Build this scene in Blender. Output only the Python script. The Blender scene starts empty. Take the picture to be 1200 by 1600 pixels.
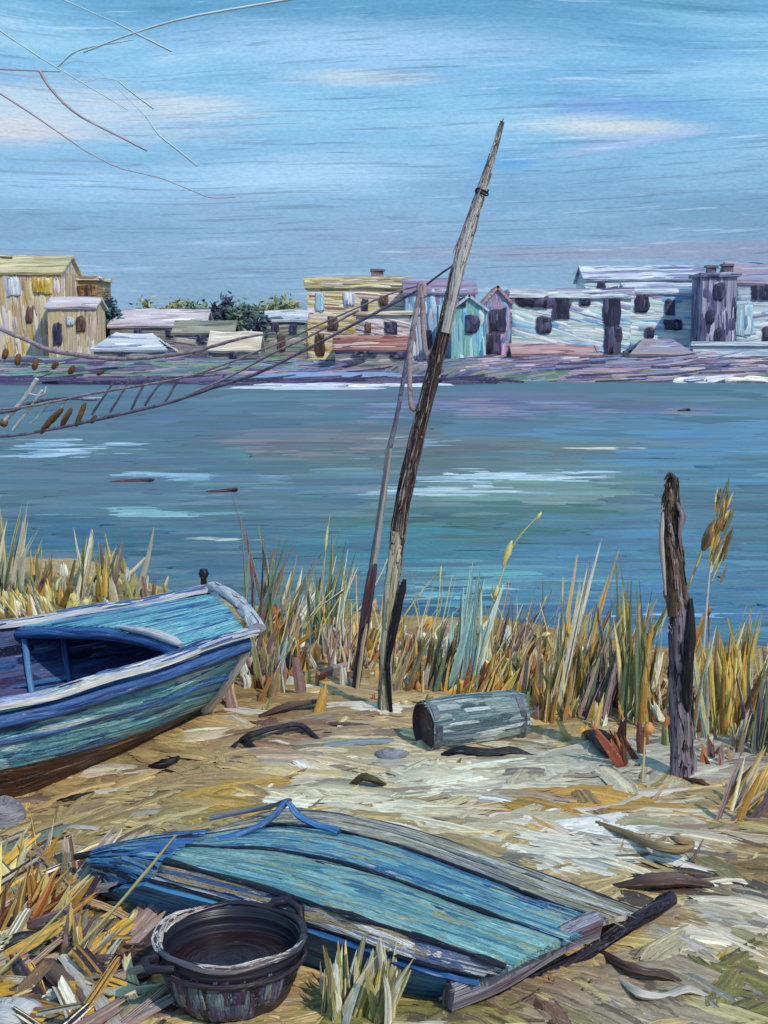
import bpy, math, random
import numpy as np
from mathutils import Vector
R = math.radians
sc = bpy.context.scene
COL = sc.collection
random.seed(7)
rng = np.random.default_rng(11)

# ------------------------------------------------------------------ camera
F = 2000.0                      # focal length in px of the 1200x1600 photograph
CAMH = 2.2
PITCH = math.atan(255 / F)      # horizon at y = 545
cam = bpy.data.cameras.new('camera')
camo = bpy.data.objects.new('camera', cam); COL.objects.link(camo)
camo.location = (0, 0, CAMH)
camo.rotation_euler = (R(90) - PITCH, 0, 0)
cam.sensor_fit = 'VERTICAL'; cam.sensor_height = 24.0; cam.lens = 24.0 * F / 1600
cam.clip_start = 0.05; cam.clip_end = 3000
sc.camera = camo
CP, SP = math.cos(PITCH), math.sin(PITCH)

def ray(px, py):
    a, b = (px - 600) / F, (800 - py) / F
    return np.array([a, CP + b * SP, -SP + b * CP])
def at(px, py, Y):              # point seen at (px,py) standing at world depth Y
    r = ray(px, py); p = r * (Y / r[1]); p[2] += CAMH; return p
def G(px, py, z=0.0):           # point seen at (px,py) at height z
    r = ray(px, py); t = (z - CAMH) / r[2]; p = r * t; p[2] += CAMH; return p
def proj(X, Y, Z):
    Zc = Z - CAMH
    fwd = Y * CP - Zc * SP; up = Y * SP + Zc * CP
    fwd = np.maximum(fwd, 0.05)
    return 600 + F * X / fwd, 800 - F * up / fwd

def lin(c):
    c = np.asarray(c, float) / 255.0
    return np.where(c <= 0.04045, c / 12.92, ((c + 0.055) / 1.055) ** 2.4)
def l4(c): return (*[float(v) for v in lin(c)], 1.0)

# ------------------------------------------------------------------ light
SUN_EL, SUN_AZ = R(44), R(142)          # azimuth clockwise from +Y: right and a little behind the viewer
sd = Vector((math.sin(SUN_AZ) * math.cos(SUN_EL), math.cos(SUN_AZ) * math.cos(SUN_EL), math.sin(SUN_EL)))
sl = bpy.data.lights.new('sun', 'SUN'); sl.energy = 3.0; sl.angle = R(0.6); sl.color = (1.0, 0.9, 0.76)
so = bpy.data.objects.new('sun', sl); COL.objects.link(so); so.location = (8, -6, 14)
so.rotation_euler = (-sd).to_track_quat('-Z', 'Y').to_euler()
vs = sc.view_settings
vs.view_transform = 'Standard'; vs.look = 'None'; vs.exposure = 0.0; vs.gamma = 1.0; vs.use_curve_mapping = False

# ------------------------------------------------------------------ node helpers
class NT:
    def __init__(s, nt): s.nt = nt; nt.nodes.clear()
    def n(s, t, **k):
        nd = s.nt.nodes.new(t)
        for a, b in k.items(): setattr(nd, a, b)
        return nd
    def l(s, a, b): s.nt.links.new(a, b)
    def inp(s, sock, v):
        if hasattr(v, 'is_output') or isinstance(v, bpy.types.NodeSocket): s.l(v, sock)
        else: sock.default_value = v
    def m(s, op, a, b=0.0, c=0.0, clamp=False):
        nd = s.n('ShaderNodeMath', operation=op, use_clamp=clamp)
        for i, v in enumerate((a, b, c)): s.inp(nd.inputs[i], v)
        return nd.outputs[0]
    def vec(s, x, y, z=0.0):
        nd = s.n('ShaderNodeCombineXYZ')
        for i, v in enumerate((x, y, z)): s.inp(nd.inputs[i], v)
        return nd.outputs[0]
    def noise(s, v, scale, detail=4, rough=0.6, dist=0.0, out='Fac'):
        nd = s.n('ShaderNodeTexNoise')
        s.l(v, nd.inputs['Vector'])
        nd.inputs['Scale'].default_value = scale; nd.inputs['Detail'].default_value = detail
        nd.inputs['Roughness'].default_value = rough; nd.inputs['Distortion'].default_value = dist
        return nd.outputs[out]
    def map(s, v, scale, rot=(0, 0, 0), loc=(0, 0, 0)):
        nd = s.n('ShaderNodeMapping'); s.l(v, nd.inputs['Vector'])
        nd.inputs['Scale'].default_value = scale; nd.inputs['Rotation'].default_value = rot; nd.inputs['Location'].default_value = loc
        return nd.outputs[0]
    def mix(s, f, a, b, bt='MIX'):
        nd = s.n('ShaderNodeMix', data_type='RGBA', blend_type=bt)
        s.inp(nd.inputs[0], f); s.inp(nd.inputs[6], a); s.inp(nd.inputs[7], b)
        return nd.outputs[2]
    def ramp(s, f, stops, interp='LINEAR'):
        nd = s.n('ShaderNodeValToRGB'); cr = nd.color_ramp; cr.interpolation = interp
        while len(cr.elements) < len(stops): cr.elements.new(0.5)
        for e, (p, c) in zip(cr.elements, stops): e.position = p; e.color = c
        s.l(f, nd.inputs[0]); return nd.outputs[0]
    def rng(s, v, a, b, c=0.0, d=1.0, smooth=True):
        nd = s.n('ShaderNodeMapRange', interpolation_type='SMOOTHSTEP' if smooth else 'LINEAR')
        s.inp(nd.inputs[0], v)
        for i, q in enumerate((a, b, c, d)): nd.inputs[i + 1].default_value = q
        return nd.outputs[0]

# ------------------------------------------------------------------ sky (world)
w = bpy.data.worlds.new('World'); sc.world = w; w.use_nodes = True
T = NT(w.node_tree)
sky = T.n('ShaderNodeTexSky', sky_type='NISHITA'); sky.sun_disc = False
sky.sun_elevation = SUN_EL; sky.sun_rotation = SUN_AZ
tc = T.n('ShaderNodeTexCoord')
sep = T.n('ShaderNodeSeparateXYZ'); T.l(tc.outputs['Generated'], sep.inputs[0])
az = T.m('ARCTAN2', sep.outputs[0], sep.outputs[1]); el = T.m('ARCSINE', sep.outputs[2])
# wind-drawn streaks: the elevation is bent by a slow noise before the fine noises are read
slow = T.noise(T.vec(T.m('MULTIPLY', az, 2.2), T.m('MULTIPLY', el, 5.0)), 1.0, 3, 0.5)
elw = T.m('ADD', el, T.m('MULTIPLY', T.m('SUBTRACT', slow, 0.5), 0.03))
turn = T.noise(T.vec(T.m('MULTIPLY', az, 1.6), T.m('MULTIPLY', el, 3.2), 5.0), 1.0, 1, 0.4)
elw = T.m('ADD', elw, T.m('MULTIPLY', T.m('MULTIPLY', az, T.m('SUBTRACT', turn, 0.5)), T.rng(el, 0.08, 0.4, 0.1, 1.3)))
azw = T.m('ADD', az, T.m('MULTIPLY', elw, 0.35))
st1 = T.noise(T.vec(T.m('MULTIPLY', azw, 3.2), T.m('MULTIPLY', elw, 17.0)), 1.0, 4, 0.55, 0.35)
st2 = T.noise(T.vec(T.m('MULTIPLY', azw, 8.0), T.m('MULTIPLY', elw, 120.0), 3.1), 1.0, 5, 0.62, 0.3)
st3 = T.noise(T.vec(T.m('MULTIPLY', azw, 13.0), T.m('MULTIPLY', elw, 300.0), 7.7), 1.0, 3, 0.6, 0.2)
body = T.ramp(st1, [(0.26, l4((92, 154, 200))), (0.42, l4((116, 176, 218))), (0.55, l4((136, 192, 228))), (0.66, l4((160, 206, 236))), (0.8, l4((196, 214, 232)))])
low = T.ramp(st1, [(0.3, l4((104, 141, 176))), (0.5, l4((122, 163, 199))), (0.62, l4((126, 152, 190))), (0.75, l4((146, 160, 194)))])
body = T.mix(T.rng(el, 0.06, 0.19, 1.0, 0.0), body, low)
def px_dir(px, py):
    r = ray(px, py); r = r / np.linalg.norm(r); return math.atan2(r[0], r[1]), math.asin(r[2])
def cloud(base, px, py, rx, ry, c, k=1.0, tilt=0.0):
    a0, e0 = px_dir(px, py)
    da = T.m('SUBTRACT', az, a0); de = T.m('SUBTRACT', T.m('SUBTRACT', el, e0), T.m('MULTIPLY', da, tilt))
    d = T.m('SQRT', T.m('ADD', T.m('POWER', T.m('DIVIDE', da, rx / F), 2.0), T.m('POWER', T.m('DIVIDE', de, ry / F), 2.0)))
    d = T.m('ADD', d, T.m('MULTIPLY', T.m('SUBTRACT', st2, 0.5), 1.7))
    d = T.m('ADD', d, T.m('MULTIPLY', T.m('SUBTRACT', st1, 0.5), 1.2))
    return T.mix(T.rng(d, 0.15, 1.35, k, 0.0), base, l4(c))
c_ = body
c_ = cloud(c_, 600, 10, 900, 60, (84, 150, 190), 0.85)
c_ = cloud(c_, 560, 70, 300, 36, (160, 200, 238), 0.8)
c_ = cloud(c_, 60, 175, 280, 46, (200, 214, 226), 0.75)
c_ = cloud(c_, 20, 205, 120, 24, (216, 208, 212), 0.65)
c_ = cloud(c_, 300, 165, 130, 18, (200, 213, 224), 0.7)
c_ = cloud(c_, 560, 122, 110, 14, (194, 210, 220), 0.7)
c_ = cloud(c_, 450, 275, 230, 34, (168, 208, 242), 0.8, 0.05)
c_ = cloud(c_, 120, 290, 210, 30, (150, 196, 236), 0.7)
c_ = cloud(c_, 930, 168, 130, 14, (116, 160, 222), 0.7, -0.03)
c_ = cloud(c_, 930, 197, 140, 17, (214, 218, 218), 0.8, -0.05)
c_ = cloud(c_, 980, 222, 110, 9, (172, 190, 232), 0.7, 0.12)
c_ = cloud(c_, 790, 255, 50, 10, (92, 160, 220), 0.8)
c_ = cloud(c_, 1000, 395, 420, 16, (142, 142, 172), 0.6)
# thick and thin passages of the streaks
c_ = T.mix(T.rng(st2, 0.58, 0.74, 0.0, 0.34), c_, l4((196, 216, 236)))
c_ = T.mix(T.rng(st2, 0.28, 0.42, 0.4, 0.0), c_, l4((70, 112, 152)))
st4 = T.noise(T.vec(T.m('MULTIPLY', azw, 7.0), T.m('MULTIPLY', elw, 420.0), 2.2), 1.0, 3, 0.65, 0.1)
c_ = T.mix(T.rng(st4, 0.40, 0.66, 0.12, 0.0), c_, l4((60, 92, 128)))
c_ = T.mix(T.m('MULTIPLY', T.rng(st4, 0.56, 0.66, 0.0, 0.5), T.rng(el, 0.05, 0.35, 1.0, 0.55)), c_, l4((84, 108, 140)))
c_ = T.mix(T.rng(st3, 0.64, 0.70, 0.0, 0.34), c_, l4((56, 88, 122)))
c_ = T.mix(T.rng(st3, 0.29, 0.37, 0.32, 0.0), c_, l4((206, 226, 242)))
gr = T.noise(T.vec(T.m('MULTIPLY', azw, 260.0), T.m('MULTIPLY', elw, 620.0), 1.3), 1.0, 2, 0.7)
c_ = T.mix(0.8, c_, T.ramp(gr, [(0.3, (0.84, 0.87, 0.9, 1)), (0.5, (1, 1, 1, 1)), (0.7, (1.12, 1.1, 1.08, 1))]), 'MULTIPLY')
# below the horizon and high overhead hand over to the plain sky
sky_s = T.mix(1.0, sky.outputs[0], (0.085, 0.085, 0.085, 1), 'MULTIPLY')
c_ = T.mix(0.12, c_, sky_s)
bg = T.n('ShaderNodeBackground'); T.l(c_, bg.inputs[0]); bg.inputs[1].default_value = 1.26
ow = T.n('ShaderNodeOutputWorld'); T.l(bg.outputs[0], ow.inputs[0])

# ------------------------------------------------------------------ materials
MATS = {}
def streak(name, cols, su=3.0, sv=40.0, bump=0.5, dist=0.006, rough=0.5, spread=(0.3, 0.7), coords='UV', fleck=None, rot=0.0, spec=0.4, fl_k=0.3):
    """brushed, weathered paint: streaks of the listed colours running along u"""
    if name in MATS: return MATS[name]
    m = bpy.data.materials.new(name); m.use_nodes = True; t = NT(m.node_tree)
    tc = t.n('ShaderNodeTexCoord')
    v = tc.outputs['UV' if coords == 'UV' else 'Object']
    if rot: v = t.map(v, (1, 1, 1), (0, 0, rot))
    mv = t.map(v, (su, sv, su if coords != 'UV' else 1), (0, 0, 0), (random.uniform(0, 9), random.uniform(0, 9), 0))
    wob = t.noise(t.map(v, (su * 0.5, su * 0.5, su * 0.5)), 1.0, 2, 0.5)
    sepx = t.n('ShaderNodeSeparateXYZ'); t.l(mv, sepx.inputs[0])
    mv2 = t.vec(sepx.outputs[0], t.m('ADD', sepx.outputs[1], t.m('MULTIPLY', wob, sv * 0.12)), sepx.outputs[2])
    a = t.noise(mv2, 0.35, 4, 0.6, 0.3); b = t.noise(mv2, 1.2, 4, 0.65, 0.15)
    f = t.m('ADD', t.m('MULTIPLY', a, 0.66), t.m('MULTIPLY', b, 0.34))
    n = len(cols); lo, hi = spread
    c = t.ramp(f, [(lo + (hi - lo) * i / max(1, n - 1), l4(q)) for i, q in enumerate(cols)])
    if fleck:
        fl = t.noise(mv2, 0.8, 5, 0.7)
        c = t.mix(t.rng(fl, 0.60, 0.66), c, l4(fleck))
    fine = t.noise(mv2, 2.6, 3, 0.6)
    c = t.mix(0.35, c, t.ramp(fine, [(0.3, (0.25, 0.25, 0.3, 1)), (0.7, (1, 1, 1, 1))]), 'MULTIPLY')
    g2 = t.noise(t.map(mv2, (4, 2.5, 4)), 1.0, 4, 0.75)
    c = t.mix(t.rng(g2, 0.60, 0.68, 0.0, fl_k), c, l4((226, 224, 220))); c = t.mix(t.rng(g2, 0.31, 0.38, 0.5, 0.0), c, l4((30, 28, 42)))
    bs = t.n('ShaderNodeBsdfPrincipled'); t.l(c, bs.inputs['Base Color'])
    t.l(t.rng(fine, 0.2, 0.8, rough - 0.1, rough + 0.15), bs.inputs['Roughness'])
    bs.inputs['Specular IOR Level'].default_value = spec
    bp = t.n('ShaderNodeBump'); bp.inputs['Strength'].default_value = bump; bp.inputs['Distance'].default_value = dist
    t.l(t.m('ADD', fine, t.m('MULTIPLY', b, 1.5)), bp.inputs['Height']); t.l(bp.outputs[0], bs.inputs['Normal'])
    o = t.n('ShaderNodeOutputMaterial'); t.l(bs.outputs[0], o.inputs[0])
    MATS[name] = m; return m
def attr_mat(name, su=12.0, sv=90.0, bump=0.4, dist=0.004, rough=0.55, coords='UV', vary=0.45, spec=0.35):
    """colour carried by the mesh, with brushed grain over it"""
    if name in MATS: return MATS[name]
    m = bpy.data.materials.new(name); m.use_nodes = True; t = NT(m.node_tree)
    at_ = t.n('ShaderNodeAttribute', attribute_name='Col')
    tc = t.n('ShaderNodeTexCoord'); v = tc.outputs['UV' if coords == 'UV' else 'Object']
    mv = t.map(v, (su, sv, su))
    a = t.noise(mv, 0.5, 4, 0.65, 0.3); b = t.noise(mv, 1.7, 3, 0.6)
    k = t.ramp(a, [(0.3, (0.55, 0.55, 0.62, 1)), (0.5, (0.98, 0.98, 0.98, 1)), (0.7, (1.35, 1.33, 1.28, 1))])
    c = t.mix(vary, at_.outputs['Color'], k, 'MULTIPLY')
    g1 = t.noise(t.map(v, (su * 2.2, sv * 2.2, su)), 1.0, 3, 0.7); g2 = t.noise(t.map(v, (sv * .8, sv * 1.1, sv)), 1.0, 4, 0.75)
    c = t.mix(0.75, c, t.ramp(g1, [(0.32, (0.6, 0.6, 0.66, 1)), (0.5, (1.06, 1.06, 1.06, 1)), (0.68, (1.5, 1.48, 1.42, 1))]), 'MULTIPLY')
    c = t.mix(t.rng(g2, 0.60, 0.68, 0.0, 0.55), c, l4((232, 226, 214))); c = t.mix(t.rng(g2, 0.30, 0.37, 0.4, 0.0), c, l4((40, 34, 48)))
    bs = t.n('ShaderNodeBsdfPrincipled'); t.l(c, bs.inputs['Base Color'])
    bs.inputs['Roughness'].default_value = rough; bs.inputs['Specular IOR Level'].default_value = spec
    bp = t.n('ShaderNodeBump'); bp.inputs['Strength'].default_value = bump; bp.inputs['Distance'].default_value = dist
    t.l(t.m('ADD', t.m('ADD', b, a), t.m('MULTIPLY', g1, 1.2)), bp.inputs['Height']); t.l(bp.outputs[0], bs.inputs['Normal'])
    o = t.n('ShaderNodeOutputMaterial'); t.l(bs.outputs[0], o.inputs[0])
    MATS[name] = m; return m

# ------------------------------------------------------------------ mesh builder
class MB:
    def __init__(s): s.v = []; s.f = []; s.uv = []; s.c = []; s.n = 0; s.smooth = []; s.mi = []
    def add(s, verts, faces, uvs=None, cols=None, smooth=False, mi=0, vc=None):
        o = s.n; verts = np.asarray(verts, float).reshape(-1, 3)
        s.v.append(verts); s.n += len(verts)
        for i, f in enumerate(faces):
            s.f.append(tuple(o + k for k in f)); s.smooth.append(smooth); s.mi.append(mi)
            s.uv.append([uvs[k] for k in f] if uvs is not None else None)
            s.c.append([vc[k] for k in f] if vc is not None else [cols[i] if cols is not None else (0.5, 0.5, 0.5)] * len(f))
    def grid(s, P, uv=None, smooth=True, flip=False, wrap=False, cols=None, mi=0, vc=None):
        P = np.asarray(P, float); n, m = P.shape[:2]
        if uv is None:
            du = np.linalg.norm(np.diff(P, axis=0), axis=2).mean(axis=1); dv = np.linalg.norm(np.diff(P, axis=1), axis=2).mean(axis=0)
            U = np.concatenate([[0], np.cumsum(du)]); V = np.concatenate([[0], np.cumsum(dv)])
            uv = np.stack(np.meshgrid(U, V, indexing='ij'), axis=2)
        uvf = [tuple(q) for q in np.asarray(uv).reshape(-1, 2)]
        fs = []
        for i in range(n - 1):
            for j in range(m - 1):
                q = (i * m + j, (i + 1) * m + j, (i + 1) * m + j + 1, i * m + j + 1)
                fs.append(q[::-1] if flip else q)
        s.add(P, fs, uvf, cols, smooth, mi, None if vc is None else np.asarray(vc).reshape(-1, 3))
    def shell(s, P, t, smooth=True):
        """closed sheet of thickness t below its normals"""
        P = np.asarray(P, float); du = np.gradient(P, axis=0); dv = np.gradient(P, axis=1)
        N = np.cross(du, dv); N /= np.maximum(np.linalg.norm(N, axis=2, keepdims=True), 1e-9)
        Q = P - N * t
        s.grid(P, smooth=smooth); s.grid(Q, flip=True, smooth=smooth)
        s.grid(np.stack([P[0], Q[0]], 0), smooth=False, flip=True); s.grid(np.stack([P[-1], Q[-1]], 0), smooth=False)
        s.grid(np.stack([P[:, 0], Q[:, 0]], 1).transpose(0, 1, 2), smooth=False, flip=True); s.grid(np.stack([P[:, -1], Q[:, -1]], 1), smooth=False)
    def tube(s, path, rad, n=8, sq=1.0, cap=True, jit=0.0, smooth=True):
        P = np.asarray(path, float); k = len(P)
        rad = np.broadcast_to(np.asarray(rad, float), (k,))
        Tn = np.gradient(P, axis=0); Tn /= np.maximum(np.linalg.norm(Tn, axis=1, keepdims=True), 1e-9)
        ref = np.array([0, 0, 1.0]) if abs(Tn[0, 2]) < 0.8 else np.array([0, -1.0, 0])
        rings = []
        for i in range(k):
            a = np.cross(Tn[i], ref); a /= np.linalg.norm(a); b = np.cross(a, Tn[i])
            an = np.linspace(0, 2 * math.pi, n, endpoint=False)
            rr = rad[i] * (1 + jit * (rng.random(n) - 0.5) * 2)
            rings.append(P[i] + np.outer(np.cos(an) * rr, a) + np.outer(np.sin(an) * rr * sq, b))
        A = np.array(rings); A = np.concatenate([A, A[:, :1]], axis=1)
        L = np.concatenate([[0], np.cumsum(np.linalg.norm(np.diff(P, axis=0), axis=1))])
        V = np.linspace(0, 2 * math.pi * max(rad), n + 1)
        s.grid(A, uv=np.stack(np.meshgrid(L, V, indexing='ij'), 2), smooth=smooth); s.last = A
        if cap:
            for e, fl in ((0, True), (-1, False)):
                c = P[e]; ring = A[e][:-1]; vv = np.vstack([ring, c[None]])
                fs = [((i + 1) % n, i, n) if fl else (i, (i + 1) % n, n) for i in range(n)]
                s.add(vv, [f[::-1] for f in fs], [(0.0, float(i)) for i in range(n + 1)])
    def box(s, o, ax, ay, az, jit=0.0, bev=0.0):
        """box with corner o and edge vectors ax, ay, az; a little uneven"""
        o, ax, ay, az = (np.asarray(q, float) for q in (o, ax, ay, az))
        c = [o + ax * i + ay * j + az * k for k in (0, 1) for j in (0, 1) for i in (0, 1)]
        if jit: c = [q + rng.normal(0, jit, 3) for q in c]
        lx, ly, lz = (np.linalg.norm(q) for q in (ax, ay, az))
        u0 = float(np.dot(o, ax / lx)); 
        for f, du, dv in (((0, 2, 3, 1), ly, lx), ((4, 5, 7, 6), lx, ly), ((0, 1, 5, 4), lx, lz), ((2, 6, 7, 3), lz, lx), ((0, 4, 6, 2), lz, ly), ((1, 3, 7, 5), ly, lz)):
            q = [c[k] for k in f]
            # longest edge direction runs along u
            e1 = np.linalg.norm(q[1] - q[0]); e2 = np.linalg.norm(q[2] - q[1])
            uvs = [(0, 0), (e1, 0), (e1, e2), (0, e2)]
            if e2 > e1: uvs = [(b, a) for a, b in uvs]
            s.add(q, [(0, 1, 2, 3)], uvs)
    def stroke(s, p, d, up, L, W, col, bend=0.0, nl=5, nw=4, tip=0.25, thick=0.1, vary=0.18, droop=0.0, col2=None):
        """one flat blade / dab: lanes of slightly different colour with raised edges"""
        d = d / np.linalg.norm(d); side = np.cross(d, up); side /= max(1e-6, np.linalg.norm(side)); nrm = np.cross(side, d)
        t = np.linspace(0, 1, nl); lane = np.linspace(-1, 1, nw + 1)
        wid = W * 0.5 * np.minimum(1, 0.55 + t * 3) * (1 - (1 - tip) * t ** 2.2)
        cen = p + np.outer(t * L, d) + np.outer(bend * L * t ** 2, side) + np.outer(-droop * L * t ** 2, np.array([0, 0, 1.0]))
        off = rng.normal(0, 0.05 * L / nl, nw + 1)
        hgt = thick * W * rng.uniform(0.2, 1.0, nw + 1); hgt[0] *= 0.2; hgt[-1] *= 0.2
        P = cen[:, None, :] + wid[:, None, None] * lane[None, :, None] * side + hgt[None, :, None] * np.sin(np.pi * (0.15 + 0.7 * t))[:, None, None] * nrm
        P[-1] += np.outer(off, d) * 2; P[0] += np.outer(off[::-1], d)
        lc = []
        for j in range(nw):
            k = np.array(col) * (1 + vary * rng.normal()) 
            if col2 is not None and rng.random() < 0.3: k = np.array(col2)
            lc.append(np.clip(k, 0.008, 0.85))
        cols = [lc[j] for i in range(nl - 1) for j in range(nw)]
        uv = np.stack(np.meshgrid(t * L + rng.random() * 9, lane * W * 0.5 + rng.random() * 9, indexing='ij'), 2)
        s.grid(P, uv=uv, cols=cols, smooth=True)
    def ribbon(s, C, N, W, col, nw=5, thick=0.1, vary=0.12, col2=None, mi=1, rag=0.10, tip=0.7):
        """one brushed dab of thick paint or crust lying along a path: ragged ends, bristle lanes, edges sunk in"""
        C = np.asarray(C, float); nl = len(C); Tn = np.gradient(C, axis=0); L = np.linalg.norm(np.diff(C, axis=0), axis=1).sum()
        Tn /= np.maximum(np.linalg.norm(Tn, axis=1, keepdims=True), 1e-9)
        N = np.broadcast_to(N, C.shape); side = np.cross(Tn, N); side /= np.maximum(np.linalg.norm(side, axis=1, keepdims=True), 1e-9)
        t = np.linspace(0, 1, nl); lane = np.linspace(-1, 1, nw + 1)
        wid = W * 0.5 * np.minimum(1, 0.65 + t * 2) * (1 - (1 - tip) * t ** 2)
        h = thick * W * rng.uniform(0.25, 1.0, nw + 1); h[0] = h[-1] = -0.15 * thick * W
        prof = np.sin(np.pi * t) ** 0.5; prof[0] = prof[-1] = -0.25
        P = C[:, None] + wid[:, None, None] * lane[None, :, None] * side[:, None] + (h[None, :] * np.where(prof[:, None] > 0, prof[:, None], 0) + np.minimum(prof[:, None], 0) * thick * W)[..., None] * N[:, None]
        P[0] += np.outer(rng.uniform(-rag, rag, nw + 1) * L, Tn[0]); P[-1] += np.outer(rng.uniform(-rag, rag, nw + 1) * L * 1.5, Tn[-1])
        lc = []
        for j in range(nw):
            k = np.array(col2) if (col2 is not None and rng.random() < 0.28) else np.array(col)
            lc.append(np.clip(k * (1 + vary * rng.normal()), 0.006, 0.85))
        uv = np.stack(np.meshgrid(t * L + rng.random() * 9, lane * W * 0.5 + rng.random() * 9, indexing='ij'), 2)
        s.grid(P, uv=uv, cols=[lc[j] for i in range(nl - 1) for j in range(nw)], smooth=True, mi=mi)
    def dabs(s, P, n, pal, L, W, axis=0, sign=1, thick=0.16, slant=0.0, nl=5, nw=4, lift=0.0, region=(0, 1, 0, 1), pick=None, vary=0.12):
        """brushed dabs following a grid surface P; axis is the direction of the strokes"""
        P = np.asarray(P, float)
        if axis == 1: P = P.transpose(1, 0, 2); sign = -sign
        a, b = P.shape[:2]
        lu = max(1e-6, np.linalg.norm(np.diff(P[:, b // 2], axis=0), axis=1).sum()); lv = max(1e-6, np.linalg.norm(np.diff(P[a // 2], axis=0), axis=1).sum())
        def smp(u, v):
            u = np.clip(u, 0, 1) * (a - 1); v = np.clip(v, 0, 1) * (b - 1); i = np.minimum(u.astype(int), a - 2); j = np.minimum(v.astype(int), b - 2); fu = (u - i)[:, None]; fv = (v - j)[:, None]
            return (P[i, j] * (1 - fu) + P[i + 1, j] * fu) * (1 - fv) + (P[i, j + 1] * (1 - fu) + P[i + 1, j + 1] * fu) * fv
        for _ in range(n):
            ll = random.uniform(*L); ww = random.uniform(*W); u0 = random.uniform(region[0], region[1]) - 0.5 * ll / lu; v0 = random.uniform(region[2], region[3])
            hv = 0.5 * ww / lv; v0 = min(max(v0, hv), 1 - hv) if hv < 0.5 else 0.5
            uu = np.clip(u0 + np.linspace(0, 1, nl) * ll / lu, 0.0, 1.0)
            if uu[-1] - uu[0] < 0.25 * ll / lu: continue
            vv = v0 + (uu - u0) * lu / lv * (slant + 0.04 * rng.normal())
            C = smp(uu, vv); e = 1e-2
            tv = smp(uu, np.clip(vv + e, 0, 1)) - smp(uu, np.clip(vv - e, 0, 1)); tu = smp(np.clip(uu + e, 0, 1), vv) - smp(np.clip(uu - e, 0, 1), vv)
            N = np.cross(tu, tv) * sign; N /= np.maximum(np.linalg.norm(N, axis=1, keepdims=True), 1e-9)
            c = pick(u0, v0) if pick else random.choice(pal)
            s.ribbon(C + N * lift, N, ww, lin(c), nw, thick, vary, lin(random.choice(pal)))
    def build(s, name, mat, parent=None, at=None):
        me = bpy.data.meshes.new(name)
        V = np.concatenate(s.v)
        if at is not None: V = V - np.asarray(at, float)
        me.from_pydata(V.tolist(), [], s.f)
        uvl = me.uv_layers.new(name='UVMap'); buf = []
        for f, u in zip(s.f, s.uv):
            for k in range(len(f)): buf.extend(u[k] if u is not None else (0.0, 0.0))
        uvl.data.foreach_set('uv', np.asarray(buf, np.float32).ravel())
        ca = me.color_attributes.new('Col', 'FLOAT_COLOR', 'CORNER'); cb = []
        for c in s.c: cb.extend((q[0], q[1], q[2], 1.0) for q in c)
        ca.data.foreach_set('color', np.asarray(cb, np.float32).ravel())
        me.polygons.foreach_set('use_smooth', np.asarray(s.smooth, bool))
        for q in (mat if isinstance(mat, (list, tuple)) else [mat]): me.materials.append(q)
        if max(s.mi) > 0:
            if len(me.materials) < 2: me.materials.append(attr_mat('oil_dab', 6, 70, 1.0, 0.016, 0.36, spec=0.5))
            me.polygons.foreach_set('material_index', np.asarray(s.mi, np.int32))
        me.update()
        o = bpy.data.objects.new(name, me); COL.objects.link(o)
        if parent is not None: o.parent = parent
        elif at is not None: o.location = at
        return o

def thing(name, label, cat, loc, group=None):
    o = bpy.data.objects.new(name, None); COL.objects.link(o); o.location = loc
    o.empty_display_size = 0.2; o['label'] = label; o['category'] = cat
    if group: o['group'] = group
    return o
def tag(o, label, cat, group=None):
    o['label'] = label; o['category'] = cat
    if group: o['group'] = group
    return o
def kind(o, k): o['kind'] = k; return o
def spline(pts, n):
    """smooth curve through points"""
    P = np.asarray(pts, float); k = len(P)
    if k == 2: return P[0] + np.outer(np.linspace(0, 1, n), P[1] - P[0])
    Q = np.vstack([2 * P[0] - P[1], P, 2 * P[-1] - P[-2]]); out = []
    for t in np.linspace(0, k - 1, n):
        i = min(int(t), k - 2); u = t - i; a, b, c, d = Q[i:i + 4]
        out.append(0.5 * (2 * b + (c - a) * u + (2 * a - 5 * b + 4 * c - d) * u * u + (3 * b - a - 3 * c + d) * u ** 3))
    return np.array(out)

# smooth value noise for terrain and colour patches
_N = rng.random((64, 64))
def vnoise(x, y):
    x = np.asarray(x, float); y = np.asarray(y, float)
    xi = np.floor(x).astype(int); yi = np.floor(y).astype(int); fx = x - xi; fy = y - yi
    fx = fx * fx * (3 - 2 * fx); fy = fy * fy * (3 - 2 * fy)
    g = lambda a, b: _N[a % 64, b % 64]
    return (g(xi, yi) * (1 - fx) + g(xi + 1, yi) * fx) * (1 - fy) + (g(xi, yi + 1) * (1 - fx) + g(xi + 1, yi + 1) * fx) * fy
def fbm(x, y): return 0.5 * vnoise(x, y) + 0.3 * vnoise(x * 2.1 + 5, y * 2.1 + 9) + 0.2 * vnoise(x * 4.3 + 1, y * 4.3 + 7)

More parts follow.
